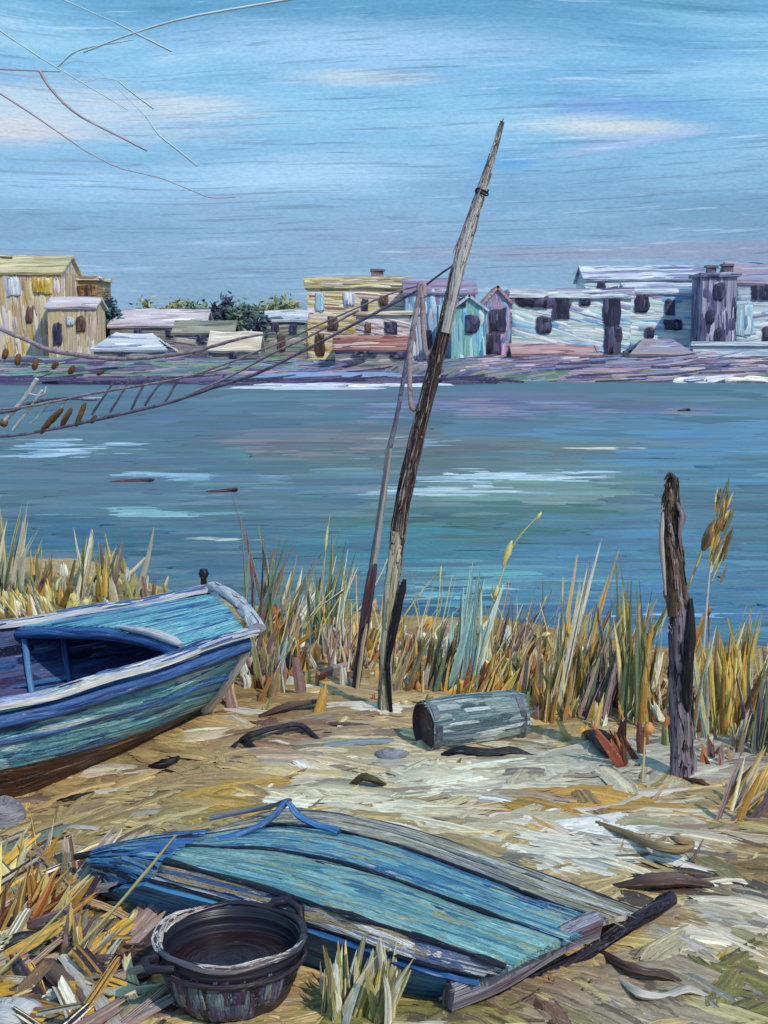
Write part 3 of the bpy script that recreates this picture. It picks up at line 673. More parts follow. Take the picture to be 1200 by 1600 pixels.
house('house', 'white house in front of the cream terrace', 556, 640, 492, 556, 148, 5, 'white_wall', 'cream_roof', 'flat', 5, [(611, 512, 20, 18), (575, 512, 10, 16, 'brown_pane')])
house('boat_shed', 'red roofed shed with a navy door below the white house', 524, 638, 545, 562, 141, 5, 'dark_wall', 'red_roof', 'gable_x', 22, [(570, 553, 40, 9)], [(622, 554, 24, 12)])
house('house', 'blue walled house with a purple roof right behind the leaning pole', 634, 742, 456, 560, 149, 8, 'blue_wall', 'purple_roof', 'gable_x', 24, [(660, 480, 14, 24, 'white_pane'), (690, 500, 12, 50, 'ice_pane')], [(668, 535, 14, 40)])
house('house', 'teal gabled house with one round dark window', 706, 760, 482, 557, 142, 7, 'teal_wall', 'white_roof', 'gable_y', 20, [(738, 506, 22, 28), (722, 472, 12, 14)])
house('house', 'narrow lilac gabled house with a dark doorway beside the teal one', 757, 798, 472, 557, 145, 7, 'lilac_wall', 'salmon_roof', 'gable_y', 24, [(778, 500, 24, 36)], [(770, 537, 26, 34)])
house('house', 'long pale aqua block with scattered dark windows of many sizes', 800, 986, 466, 556, 150, 10, 'aqua_wall', 'pale_roof', 'flat', 15,
      [(850, 508, 24, 26), (878, 480, 26, 36), (915, 464, 17, 26), (957, 480, 28, 60), (842, 470, 70, 20)], [(958, 532, 28, 44)], [])
house('house', 'pale upper house standing behind the aqua block', 915, 1104, 434, 540, 166, 8, 'pale_wall', 'pale_roof', 'gable_x', 22, [(940, 446, 12, 14), (1060, 445, 40, 10)])
house('house', 'pale house with a low roof touching the violet tower\'s left side', 984, 1100, 455, 556, 152, 8, 'aqua_wall', 'pale_roof', 'gable_x', 16, [(1003, 474, 22, 28), (1047, 480, 16, 26), (1052, 507, 28, 16), (1015, 520, 14, 16)])
house('watch_tower', 'violet square tower with two stubby chimneys', 1098, 1152, 432, 552, 147, 5, 'tower_wall', 'navy_roof', 'flat', 5, [(1125, 455, 16, 24), (1110, 495, 12, 20)], [(1125, 530, 18, 34)], [(1113, 418, 14, 14), (1138, 416, 14, 16)])
house('house', 'aqua house with a violet roof at the right edge', 1152, 1290, 442, 556, 155, 10, 'pale_wall', 'violet_roof', 'gable_x', 34, [(1164, 500, 28, 50, 'ice_pane'), (1190, 456, 30, 24), (1240, 480, 22, 40)], [(1200, 530, 18, 36)])
house('boat_shed', 'salmon roofed shed on the waterline below the aqua block', 804, 934, 552, 566, 136, 5, 'dark_wall', 'salmon_roof', 'gable_x', 14, [(860, 559, 12, 8)])
house('boat_shed', 'small violet roofed shed on the waterline near the violet tower', 988, 1082, 552, 568, 134, 5, 'dark_wall', 'violet_roof', 'hip', 22, [(1030, 560, 14, 8)])
b = MB(); A = at(1084, 528, 138); B = at(1290, 528, 138); b.box((A[0], 138, -0.4), (B[0] - A[0], 0, 0), (0, 0.8, 0), (0, 0, A[2] + 0.4 - 0.9), 0.06)
b.box((A[0] - 0.2, 137.8, A[2] - 0.9), (B[0] - A[0] + 0.4, 0, 0), (0, 1.2, 0), (0, 0, 0.5), 0.06)
tag(b.build('sea_wall', HM['pale_wall'], None, (A[0], 138, 0)), 'white sea wall below the house at the right edge', 'wall')

def leaf_tree(label, px, yt, yb, D, wpx, pal, group='trees behind the far houses', n=520, name='tree'):
    p = at(px, yb, D); top = at(px, yt, D); H = top[2] - p[2]; W = wpx * D / F
    root = thing(name, label, 'tree', p, group)
    b = MB(); b.tube(spline([p + (0, 0, -1.5), p + (0.2, 0, H * 0.35), p + (-0.1, 0.1, H * 0.75)], 6), [0.35, 0.33, 0.3, 0.25, 0.18, 0.1], 7)
    for k in range(3): 
        a = random.uniform(-1, 1); b.tube(np.array([p + (0, 0, H * 0.4), p + (a * W * 0.3, random.uniform(-.3, .3) * W, H * (0.6 + 0.1 * k))]), [0.15, 0.05], 5)
    b.build('trunk', streak('far_bark', [(40, 34, 40), (76, 64, 60), (104, 90, 84)], 0.4, 3, 0.6, 0.05), root, p)
    b = MB(); cl = [(rng.normal(0, 0.25), rng.normal(0, 0.25), random.uniform(0.45, 0.92)) for _ in range(12)]
    for _ in range(n):
        q = random.choice(cl); r = rng.normal(0, 0.13, 3)
        c = p + np.array([(q[0] + r[0]) * W, (q[1] + r[1]) * W, (q[2] + r[2] * 0.7) * H])
        d = rng.normal(0, 1, 3); d[2] = abs(d[2]) * 0.7; d /= np.linalg.norm(d); nn_ = rng.normal(0, .6, 3) + np.array([0, -1.0, 0.6]); nn_ /= np.linalg.norm(nn_); L_ = random.uniform(.5, 1.1)
        b.ribbon(c + np.outer(np.linspace(-.5, .5, 4) * L_, d), nn_, random.uniform(.25, .5), lin(random.choice(pal)), 3, .2, .15, lin(random.choice(pal)), mi=0, rag=.2, tip=.6)
    b.build('crown', attr_mat('foliage', 2, 10, 0.5, 0.04), root, p)
GR = [(76, 104, 104), (92, 124, 104), (110, 134, 100), (64, 86, 100), (124, 142, 118)]
DK = [(52, 62, 88), (66, 84, 102), (78, 100, 100), (60, 58, 86)]
OL = [(124, 132, 96), (148, 150, 108), (110, 124, 100), (170, 166, 130)]
leaf_tree('teal green tree against the brown house', 168, 468, 540, 162, 36, [(40, 84, 100), (56, 104, 110), (72, 110, 96), (36, 60, 88)])
leaf_tree('dark blue tree standing left of the green cottage', 352, 466, 545, 170, 26, DK)
leaf_tree('mid green tree between the dark blue tree and the cottage', 384, 470, 545, 168, 40, GR)
leaf_tree('low olive tree above the pinkish white shed roof', 250, 470, 540, 190, 70, OL)
leaf_tree('small grey green tree above the grey roofed shed', 312, 474, 540, 188, 44, GR)
leaf_tree('olive tree directly above the white cottage roof', 440, 466, 540, 190, 60, OL)
leaf_tree('navy bush at the left end of the green cottage', 404, 488, 552, 150, 26, DK, n=140)

# ------------------------------------------------------------------ blue boat on the beach
BOATM = {
    'hull': streak('hull_paint', [(24, 60, 120), (44, 112, 176), (70, 150, 178), (120, 196, 206), (40, 112, 168), (24, 60, 120), (150, 206, 214)], 1.0, 16, 1.0, 0.014, 0.42, (0.3, 0.7)),
    'bottom': streak('red_lead', [(36, 16, 26), (74, 34, 32), (104, 56, 44), (54, 24, 34), (120, 92, 76)], 1.0, 14, 0.9, 0.012, 0.5),
    'cream': streak('cream_paint', [(60, 90, 150), (150, 164, 200), (224, 218, 212), (150, 160, 200), (234, 232, 230)], 2.0, 30, 0.8, 0.01, 0.45, fleck=(40, 56, 110)),
    'navy': streak('navy_paint', [(16, 22, 60), (30, 56, 120), (60, 110, 180), (20, 30, 76), (120, 160, 206)], 2.0, 34, 0.9, 0.01, 0.42),
    'deck': streak('deck_paint', [(28, 84, 140), (60, 140, 176), (104, 180, 200), (44, 108, 164), (140, 200, 214)], 1.2, 20, 1.0, 0.012, 0.42),
    'inner': streak('inner_paint', [(16, 18, 48), (36, 42, 96), (66, 62, 110), (40, 72, 130), (24, 26, 62), (110, 110, 130)], 1.2, 16, 0.9, 0.01, 0.5),
    'thwart': streak('thwart_paint', [(28, 60, 130), (54, 110, 176), (96, 150, 196), (36, 76, 140)], 2.0, 24, 0.9, 0.01, 0.45),
    'black': streak('black_iron', [(10, 10, 16), (26, 22, 30), (50, 44, 52)], 6, 30, 0.6, 0.006, 0.4),
}
ba = np.array([-0.885, -0.465, 0]); bb = np.array([-0.465, 0.885, 0]); B0 = np.array([-0.976, 7.906, 0])
Sx = [0, 0.7, 1.4, 2.4, 3.4, 4.2]
hbf = lambda s: np.interp(s, Sx, [0.68, 0.83, 0.94, 1.0, 0.9, 0.7])
shf = lambda s: 0.36 + 0.20 * np.clip(1 - s / 2.0, 0, 1) ** 1.5 + 0.05 * np.clip((s - 2.8) / 1.4, 0, 1)
bbf = lambda s: np.interp(s, [0, 1.5, 2.4, 3.5, 4.2], [0.20, 0.56, 0.6, 0.52, 0.42])
zbf = lambda s: np.interp(s, [0, 0.5, 1.5, 2.5, 4.2], [0.02, -0.10, -0.25, -0.27, -0.2])
def bp_(s, b_, z):
    s = s - 0.17 * b_ * max(0.0, 1 - max(s, 0) / 1.3)      # the bow board stands a little askew
    return B0 + ba * s + bb * b_ + np.array([0, 0, z])
ST = np.linspace(0, 4.2, 29)
def hull_pt(s, k, side, inset=0.0):
    """k 0 at the gunwale, 1 at the chine"""
    hb = float(hbf(s)) - inset; zb = float(zbf(s)) + inset; b0 = float(bbf(s)) - inset * 0.6; zs = float(shf(s))
    ks = k ** 0.85; rake = 0.22 * k * max(0, 1 - s / 0.9)          # the bow slopes in under the rail
    return bp_(s + rake, side * (hb + (b0 - hb) * ks + 0.09 * math.sin(math.pi * k)), zs + (zb - zs) * k)
root = thing('rowing_boat', 'blue wooden rowing boat with cream rail hauled up on the left', 'boat', bp_(2.1, 0, -0.25)); RL = root.location
KS = np.linspace(0, 1, 13)
def border(s): return float(np.interp(s, [0, 0.25, 1.5, 3, 4.2], [1.0, 0.86, 0.58, 0.55, 0.6]))
b = MB()
for side in (-1, 1):
    P = np.array([[hull_pt(s, k * border(s), side) for k in KS] for s in ST])
    b.grid(P, flip=(side == 1))
    up_c = [(24, 42, 100), (36, 76, 146), (56, 116, 176), (18, 30, 76), (96, 150, 200), (150, 180, 216)]; lo_c = [(150, 210, 226), (96, 180, 216), (70, 150, 194), (116, 186, 208), (46, 118, 178), (156, 206, 220), (40, 98, 164), (110, 184, 204), (206, 222, 230), (130, 200, 214), (70, 150, 200)]
    b.dabs(P, 420, lo_c, (.22, .7), (.02, .06), axis=0, sign=side * -1, thick=.14, slant=-.02, pick=lambda u, v: random.choice(up_c if v < .12 else (up_c + lo_c if v < .34 else lo_c)))
    b.dabs(P, 90, lo_c, (.35, .9), (.05, .10), axis=0, sign=side * -1, thick=.12, slant=-.03, nw=7, region=(0, 1, .2, 1), pick=lambda u, v: random.choice([(150, 214, 226), (96, 176, 208), (46, 110, 176), (206, 226, 232), (120, 196, 210), (30, 70, 140)]))  # bold strokes here and below; the palest are highlights painted in colour
    b.dabs(P, 26, up_c, (.25, .7), (.04, .08), axis=0, sign=side * -1, thick=.12, nw=6, region=(0, 1, 0, .22), pick=lambda u, v: random.choice([(60, 120, 190), (120, 170, 214), (24, 40, 96), (196, 206, 226)]))
# blunt bow and stern boards
for s, fl in ((0.0, 1), (4.2, 0)):
    P = np.array([[hull_pt(s, k * border(s), -1) * (1 - u) + hull_pt(s, k * border(s), 1) * u for k in KS] for u in np.linspace(0, 1, 9)])
    b.grid(P, flip=bool(fl))
b.build('hull', BOATM['hull'], root, RL)
b = MB()
for side in (-1, 1):
    P = np.array([[hull_pt(s, border(s) + (1 - border(s)) * k, side) for k in np.linspace(0, 1, 6)] for s in ST]); b.grid(P, flip=(side == 1))
    b.dabs(P, 150, [(52, 24, 30), (84, 40, 36), (110, 62, 48), (40, 18, 28), (120, 96, 76)], (.25, .7), (.02, .05), sign=side * -1, thick=.14)
P = np.array([[hull_pt(s, 1, -1) * (1 - u) + hull_pt(s, 1, 1) * u for u in np.linspace(0, 1, 7)] for s in ST]); b.grid(P)
b.build('hull_bottom', BOATM['bottom'], root, RL)
b = MB()
for side in (-1, 1):
    P = np.array([[hull_pt(s, k, side, 0.04) for k in KS] for s in np.linspace(0.03, 4.17, 29)]); b.grid(P, flip=(side == -1))
    b.dabs(P, 160, [(22, 24, 62), (40, 54, 112), (70, 66, 116), (50, 90, 150), (30, 28, 66), (96, 96, 120), (84, 60, 110), (60, 120, 180), (100, 150, 200)], (.15, .5), (.03, .09), sign=side, thick=.14)
P = np.array([[hull_pt(s, 1, -1, 0.04) * (1 - u) + hull_pt(s, 1, 1, 0.04) * u for u in np.linspace(0, 1, 7)] for s in np.linspace(0.03, 4.17, 29)]); b.grid(P, flip=True)
for s, fl in ((0.035, 0), (4.165, 1)):
    P = np.array([[hull_pt(s, k, -1, 0.04) * (1 - u) + hull_pt(s, k, 1, 0.04) * u for k in KS] for u in np.linspace(0, 1, 9)]); b.grid(P, flip=bool(fl))
b.build('hull_lining', BOATM['inner'], root, RL)
# rail capping: two sides, bow board, stern board
def cap(side, w0, w1, s0=-0.03, s1=4.23):
    b = MB(); P = []
    for s in np.linspace(s0, s1, 36):
        q = max(0, min(4.2, s)); j = 0.006 * math.sin(s * 9 + side)
        P.append([bp_(s, side * (float(hbf(q)) + o_), float(shf(q)) + h_ + j) for o_, h_ in ((w0, 0.01), (w0, 0.035), ((w0 + w1) / 2, 0.045), (w1, 0.035), (w1, 0.01), ((w0 + w1) / 2, 0.005), (w0, 0.01))])
    P = np.array(P); b.grid(P, flip=(side == 1), smooth=False)
    b.dabs(P[:, 1:4], 110, [(226, 220, 214), (236, 232, 226), (190, 194, 220), (150, 164, 206), (84, 120, 180), (232, 224, 200), (30, 44, 96), (60, 100, 160), (100, 150, 196), (40, 70, 134)], (.12, .5), (.02, .06), sign=-side, thick=.2)
    return b
cap(-1, -0.09, 0.045).build('rail', BOATM['cream'], root, RL); cap(1, -0.08, 0.05).build('rail', BOATM['cream'], root, RL)
for s in (-0.03, 4.22):
    b = MB(); u = np.linspace(-1, 1, 14); q = max(0, min(4.2, s)); hb = float(hbf(q)); zz = float(shf(q))
    b.tube([bp_(s - 0.03 * (1 - v * v), v * hb * 1.02, zz + 0.04 + 0.02 * (1 - v * v)) for v in u], 0.05, 8, sq=0.6, jit=0.06); b.dabs(b.last, 40, [(226, 220, 214), (236, 232, 226), (200, 200, 220), (170, 176, 206), (70, 90, 150)], (.1, .35), (.02, .045), sign=-1, thick=.2)
    b.build('end_rail', BOATM['cream'], root, RL)
for side in (-1, 1):
    b = MB(); b.tube([hull_pt(s, 0.10, side) + bb * side * 0.015 for s in ST], 0.035, 7, sq=1.3, jit=0.15); b.build('rubbing_strake', BOATM['navy'], root, RL)
    b = MB(); b.tube([hull_pt(s, 0.52 * border(s), side) + bb * side * 0.004 for s in ST], 0.014, 6, jit=0.2); b.build('plank_line', BOATM['navy'], root, RL)
# stem edge
b = MB(); b.tube([hull_pt(0.0, k, -1) + ba * -0.012 for k in np.linspace(0.12, 1, 9)], np.linspace(0.03, 0.045, 9), 7, jit=0.12); b.build('stem', BOATM['cream'], root, RL)
# fore deck, planked, cut on a slant
def deck_s(t): return 0.42 + 0.72 * t ** 1.15 - 0.06 * math.sin(math.pi * t)
n = 15; P = []
for u in np.linspace(0, 1, 11):
    row = []
    for t_ in np.linspace(0, 1, n):
        s = 0.03 + (deck_s(t_) - 0.03) * u; hb = float(hbf(s)) - 0.07
        row.append(bp_(s, (2 * t_ - 1) * hb, float(shf(s)) + 0.004 + 0.05 * (1 - (2 * t_ - 1) ** 2)))
    P.append(row)
P = np.array(P); b = MB(); b.shell(P[:, ::-1], 0.03)
b.dabs(P[:, ::-1], 190, [(30, 88, 146), (64, 146, 180), (110, 186, 204), (56, 128, 186), (150, 208, 218), (30, 76, 140), (96, 178, 192), (130, 198, 208), (110, 186, 206)], (.16, .5), (.015, .045), axis=0, thick=.14)
b.dabs(P[:, ::-1], 40, [(110, 186, 206), (150, 206, 220), (64, 146, 190), (126, 196, 206)], (.3, .6), (.04, .08), axis=0, thick=.12, nw=7)
b.dabs(P[:, ::-1], 26, [(220, 230, 234), (186, 214, 224), (20, 50, 110)], (.12, .36), (.01, .024), axis=0, thick=.2)  # white and pale strokes painted on as highlights, with a few navy ones
dk = b.build('fore_deck', BOATM['deck'], root, RL)
E = P[-1]
b = MB(); b.tube(E[1:8] + (0, 0, 0.012) + ba * 0.01, [0.02, 0.035, 0.04, 0.04, 0.036, 0.03, 0.018], 7, sq=0.7, jit=0.12); b.build('coaming', BOATM['cream'], root, RL)
b = MB(); b.tube(E[:] + (0, 0, -0.045) + ba * 0.006, 0.04, 7, jit=0.1); b.build('deck_beam', BOATM['navy'], root, RL)
for k in range(1, 5):
    b = MB(); j = int(k * n / 5); b.tube(P[1:, j] + (0, 0, 0.004), 0.006, 5, jit=0.3); b.build('deck_seam', BOATM['navy'], dk, RL)
for s, mt, z in ((1.5, 'cream', 0.2), (2.2, 'thwart', 0.22), (3.0, 'thwart', 0.22)):
    b = MB(); hb = float(hbf(s)) - 0.1; b.box(bp_(s, -hb, z), ba * 0.24, bb * hb * 2, (0, 0, 0.035), 0.006); b.build('thwart', BOATM[mt], root, RL)
for s in (0.9, 1.12, 1.6, 2.1, 2.5, 3.3, 3.7):
    for side in (-1, 1):
        b = MB(); b.tube([hull_pt(s, k, side, 0.055) for k in np.linspace(0.04, 0.97, 8)], 0.022, 6, jit=0.1); b.build('rib', BOATM['navy' if s != 1.12 else 'thwart'], root, RL)
b = MB()
for j in range(5):
    b.box(bp_(0.7, -0.42 + j * 0.17, -0.06), ba * 3.0, bb * 0.14, (0, 0, 0.02), 0.006)
b.build('floor_boards', BOATM['inner'], root, RL)
b = MB(); kp = bp_(0.02, 0.75, float(shf(0)) + 0.03); b.tube([kp, kp + (0, 0, 0.05), kp + (0, 0, 0.085), kp + (0, 0, 0.12)], [0.022, 0.02, 0.036, 0.024], 9, jit=0.08); b.build('mooring_bitt', BOATM['black'], root, RL)

# ------------------------------------------------------------------ upturned skiff in the foreground
SK = {
    'p1': streak('bleached_plank', [(70, 70, 84), (150, 144, 132), (196, 186, 160), (214, 210, 206), (96, 110, 116)], 1.2, 22, 1.0, 0.01, 0.6, fleck=(34, 34, 46)),
    'p2': streak('sky_blue_plank', [(36, 84, 140), (76, 150, 184), (126, 190, 204), (60, 124, 170), (156, 180, 160), (176, 210, 220)], 1.2, 26, 1.0, 0.01, 0.42),
    'p3': streak('sea_green_plank', [(44, 110, 136), (104, 170, 176), (140, 190, 186), (84, 150, 166), (170, 176, 140), (120, 186, 196)], 1.2, 26, 1.0, 0.01, 0.42),
    'p4': streak('lilac_grey_plank', [(70, 76, 110), (150, 156, 180), (206, 206, 218), (120, 130, 160), (226, 222, 222)], 1.4, 28, 1.0, 0.01, 0.45, fleck=(150, 130, 90)),
    'p5': streak('cobalt_plank', [(18, 40, 90), (40, 100, 160), (84, 150, 196), (30, 70, 130), (110, 130, 140)], 1.2, 22, 1.0, 0.01, 0.42),
    'bow': streak('bow_blue', [(12, 18, 50), (26, 60, 130), (60, 120, 180), (20, 34, 84), (130, 176, 200)], 1.6, 20, 1.0, 0.01, 0.42),
    'dark': streak('tarred_seam', [(10, 12, 26), (22, 24, 44), (44, 46, 66)], 4, 40, 0.9, 0.008, 0.45),
    'grey': streak('grey_board', [(56, 46, 60), (112, 112, 130), (160, 160, 176), (130, 126, 144), (94, 66, 70), (206, 204, 212)], 1.6, 26, 1.0, 0.01, 0.5),
    'tar': streak('black_board', [(12, 10, 22), (30, 26, 46), (54, 44, 58), (84, 80, 100)], 1.6, 26, 1.0, 0.01, 0.45),
}
SKC = {'bleached_plank': [(150, 146, 138), (190, 182, 160), (206, 202, 196), (110, 116, 120), (70, 68, 80), (168, 156, 120)],
    'sky_blue_plank': [(80, 146, 174), (124, 178, 190), (58, 112, 158), (166, 206, 212), (110, 168, 180), (176, 186, 152), (50, 104, 160), (110, 180, 200)],
    'sea_green_plank': [(110, 164, 164), (144, 182, 172), (100, 158, 172), (176, 182, 146), (136, 188, 194), (74, 130, 156), (156, 186, 180), (150, 200, 200)],
    'lilac_grey_plank': [(150, 156, 182), (206, 206, 220), (110, 120, 156), (226, 224, 226), (84, 110, 156), (176, 160, 130)],
    'cobalt_plank': [(34, 84, 150), (70, 140, 190), (26, 56, 116), (110, 170, 206), (90, 110, 130), (20, 34, 80)],
    'bow_blue': [(24, 56, 126), (50, 110, 176), (16, 28, 72), (110, 166, 200), (14, 18, 46), (150, 190, 206)],
    'grey_board': [(120, 120, 140), (166, 166, 182), (90, 76, 84), (206, 204, 214), (100, 70, 76), (60, 50, 66)],
    'black_board': [(22, 18, 34), (44, 36, 54), (84, 78, 96), (14, 12, 24)]}
def cur(pts, n=24): return spline([G(*q) for q in pts], n)
C0 = cur([(330, 1296, .08), (455, 1264, .10), (600, 1284, .09), (760, 1334, .07), (900, 1384, .06), (1015, 1426, .05)])
C1 = cur([(320, 1306, .17), (445, 1290, .20), (570, 1308, .20), (700, 1350, .20), (830, 1400, .19), (938, 1438, .18)])
C2 = cur([(290, 1324, .24), (425, 1329, .26), (560, 1357, .27), (700, 1406, .26), (880, 1470, .22)])
C3 = cur([(258, 1346, .24), (420, 1392, .26), (560, 1436, .26), (680, 1474, .24), (790, 1512, .20)])
C4 = cur([(232, 1376, .17), (390, 1420, .19), (520, 1458, .19), (620, 1494, .18), (680, 1512, .17), (752, 1528, .15)])
C5 = cur([(160, 1392, .01), (300, 1440, .0), (440, 1490, .0), (560, 1530, .0), (620, 1546, .0), (700, 1556, .0)])
root = thing('skiff', 'upturned skiff of weathered blue and sea green planks behind the black pot', 'boat', G(560, 1430, 0)); SL = root.location
def plank(A, B, mat, gap=0.012, crown=0.006, parent=root, name='plank'):
    P = []
    for a, c in zip(A, B):
        d = c - a; L = np.linalg.norm(d); u = d / L
        P.append([a + u * (gap + (L - 2 * gap) * t) + np.array([0, 0, crown * math.sin(math.pi * t)]) for t in np.linspace(0, 1, 7)])
    P = np.array(P); P[..., 2] += rng.normal(0, 0.002, P.shape[:2])
    b = MB(); Q = P[:, ::-1]; N_ = np.cross(np.gradient(Q, axis=0), np.gradient(Q, axis=1))
    if N_[..., 2].mean() < 0: Q = P
    b.shell(Q, 0.022); w_ = np.linalg.norm(B[len(B) // 2] - A[len(A) // 2]); l_ = np.linalg.norm(np.diff(A, axis=0), axis=1).sum()
    b.dabs(Q, int(l_ * w_ / .0055), SKC[mat.name], (.10, .5), (.012, .045), axis=0, thick=.14, nw=5)
    if name == 'plank': b.dabs(Q, int(l_ * w_ / .022), SKC[mat.name], (.25, .8), (.03, .075), thick=.10, nw=7); b.dabs(Q, int(l_ * w_ / .05), [(206, 222, 228), (180, 206, 214), (30, 60, 110)], (.12, .5), (.010, .03), thick=.16, nw=4)  # bold plank strokes, then whitish ones painted as highlights beside some navy
    if name == 'plank': b.dabs(Q, int(l_ * w_ / .03), [(16, 20, 44), (150, 134, 90), (26, 30, 56), (206, 214, 222), (120, 110, 80), (226, 226, 230)], (.05, .22), (.006, .022), thick=.16, nw=3)  # small dark and ochre accents; the white ones are painted highlights
    return b.build(name, mat, parent, SL)
def up_fix(P): return P
plank(C0, C1, SK['p1']); plank(C1, C2, SK['p2']); plank(C2, C3, SK['p3']); plank(C3, C4, SK['p4']); plank(C4, C5, SK['p5'])
for Cc, w0 in ((C2, 0.014), (C3, 0.02), (C1, 0.012), (C4, 0.012)):
    b = MB(); k = len(Cc); r = w0 * .72 * np.clip(0.15 + 1.6 * vnoise(np.arange(k) * .55 + w0 * 900, np.full(k, w0 * 333)), .15, 1.3); b.tube(Cc + (0, 0, 0.004), r, 7, sq=0.7, jit=0.25); b.build('seam_batten', SK['dark'], root, SL)
b = MB()       # dark space under the planks is closed off by the far gunwale
b.tube(C0 + (0, 0, -0.02), 0.022, 6, jit=0.2); b.build('gunwale', SK['tar'], root, SL)
# bow: blue boards drawn together at the left
tip = G(138, 1338, .05); tipN = G(150, 1372, .0)
starts = [C0[0], C1[0], C2[0], C3[0], C4[0], C5[0]]
ends = [G(150, 1328, .03), G(146, 1331, .08), G(143, 1335, .09), G(141, 1341, .09), G(141, 1350, .07), G(146, 1374, .0)]
for k, mt in enumerate(('bow', 'bow', 'bow', 'p5', 'bow')):
    A = spline([ends[k], (ends[k] + starts[k]) / 2 + (0, 0, .015), starts[k]], 9); Bc = spline([ends[k + 1], (ends[k + 1] + starts[k + 1]) / 2 + (0, 0, .015), starts[k + 1]], 9)
    plank(A, Bc, SK[mt], gap=0.006, crown=0.012, name='bow_plank')
b = MB(); b.tube(spline([G(118, 1340, .03), G(200, 1322, .13), G(300, 1308, .18)], 8), 0.016, 6, jit=0.2); b.build('bow_batten', SK['dark'], root, SL)
# broken frame sticking up behind
for pts, rr in (([(448, 1252, .33), (410, 1288, .26), (340, 1312, .22), (240, 1322, .14)], .022), ([(450, 1254, .33), (475, 1280, .27), (530, 1300, .24)], .0215), ([(452, 1250, .33), (420, 1260, .2), (330, 1278, .08)], .02)):
    b = MB(); P = cur(pts, 12); b.tube(P, np.linspace(rr * 0.8, rr, 12), 7, sq=0.6, jit=0.18); b.build('broken_rib', SK['bow'] if rr > .021 else SK['grey'], root, SL)
# transom board across the right end
A = G(934, 1430, .23); Bn = G(704, 1546, .11); d = Bn - A; d[2] = 0; nrm = np.cross(d / np.linalg.norm(d), (0, 0, 1.0)); 
b = MB(); L = np.linalg.norm(Bn - A); ex = (Bn - A)
n_ = 14; P = []
for t_ in np.linspace(0, 1, n_):
    c = A + ex * t_ + np.array([0, 0, 0.012 * math.sin(t_ * 7)]); w_ = 0.058 + 0.014 * math.sin(t_ * 5 + 1)
    P.append([c + nrm * -w_ * 0.2 + (0, 0, -.08), c + nrm * -w_ * .5 + (0, 0, 0), c + nrm * 0 + (0, 0, .012), c + nrm * w_ * .5 + (0, 0, 0), c + nrm * w_ + (0, 0, -.06), c + nrm * w_ * .9 + (0, 0, -.085), c + nrm * -w_ * 0.2 + (0, 0, -.08)])
P = np.array(P); b.grid(P, smooth=False); b.dabs(P[:, 1:6], 110, SKC['grey_board'] + [(206, 204, 214), (150, 150, 172)], (.08, .3), (.012, .03), thick=.18); b.add(P[0][:-1], [tuple(range(6))], [(0, i * .02) for i in range(6)]); b.add(P[-1][:-1], [tuple(range(6))[::-1]], [(0, i * .02) for i in range(6)])
b.build('transom_board', SK['grey'], root, SL)
b = MB(); P = cur([(1050, 1404, .09), (985, 1444, .08), (900, 1500, .03), (716, 1578, .0)], 12); b.tube(P, np.linspace(.026, .014, 12), 7, sq=1.2, jit=.12); b.dabs(b.last, 60, SKC['black_board'], (.08, .3), (.012, .03), sign=-1, thick=.18); b.build('keel_timber', SK['tar'], root, SL)

# ------------------------------------------------------------------ iron pot
pc = G(362, 1560, 0.0); pc[2] = 0.0; PZ = .83
root = thing('cooking_pot', 'round black iron pot with cream worn rim edges in the foreground', 'pot', pc)
def lathe(prof, c, n=40, jit=0.0):
    P = []
    for a in np.linspace(0, 2 * math.pi, n + 1):
        P.append([c + np.array([math.cos(a) * r * (1 + jit * math.sin(3 * a)), math.sin(a) * r * (1 + jit * math.sin(3 * a)), z * PZ]) for r, z in prof])
    return np.array(P)
prof = [(0.0, -.02), (.13, -.02), (.175, 0.0), (.20, .045), (.222, .10), (.238, .17), (.245, .225), (.25, .262), (.238, .27), (.228, .255), (.222, .22), (.21, .12), (.17, .05), (.0, .04)]
b = MB(); b.grid(lathe(prof, pc, 48, 0.012)[::-1].transpose(1, 0, 2)[::-1], smooth=True)
pm = streak('pot_iron', [(8, 8, 12), (20, 18, 28), (36, 36, 50), (16, 12, 20), (44, 50, 60), (30, 20, 28)], 0.25, 14, 0.9, 0.01, 0.36, rot=math.pi / 2, fl_k=.05)
PP = lathe(prof[2:7], pc, 48, 0.012)
b.dabs(PP, 120, [(12, 12, 20), (30, 28, 42), (20, 16, 26), (60, 62, 84), (44, 34, 46)], (.08, .3), (.014, .035), axis=0, thick=.16, sign=1)
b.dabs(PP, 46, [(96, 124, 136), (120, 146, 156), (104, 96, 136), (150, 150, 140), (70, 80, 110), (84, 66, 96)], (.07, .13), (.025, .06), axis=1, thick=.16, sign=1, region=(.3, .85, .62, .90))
b.build('body', pm, root, pc)
b = MB(); an = np.linspace(0, 2 * math.pi, 41); b.tube([pc + np.array([math.cos(a) * .248, math.sin(a) * .248, .272 * PZ + .006 * math.sin(5 * a)]) for a in an], .014 + .003 * np.sin(an * 3), 8, sq=0.8, jit=.12, cap=False)
for reg, n_ in (((.38, .55), 16), ((.73, .90), 14)): b.dabs(b.last, n_, [(226, 214, 208), (206, 190, 186), (236, 228, 222)], (.10, .26), (.018, .03), sign=-1, thick=.2, region=(*reg, .12, .5))
rimm = streak('pot_rim', [(14, 12, 20), (34, 30, 42), (60, 54, 66), (110, 100, 110), (24, 20, 32)], 1.4, 6, 0.7, .006, 0.42, (0.36, 0.7)); b.build('rim', rimm, root, pc)
b = MB(); b.grid(lathe([(0, .17), (.10, .172), (.21, .168)], pc, 36)[:, ::-1], smooth=True)
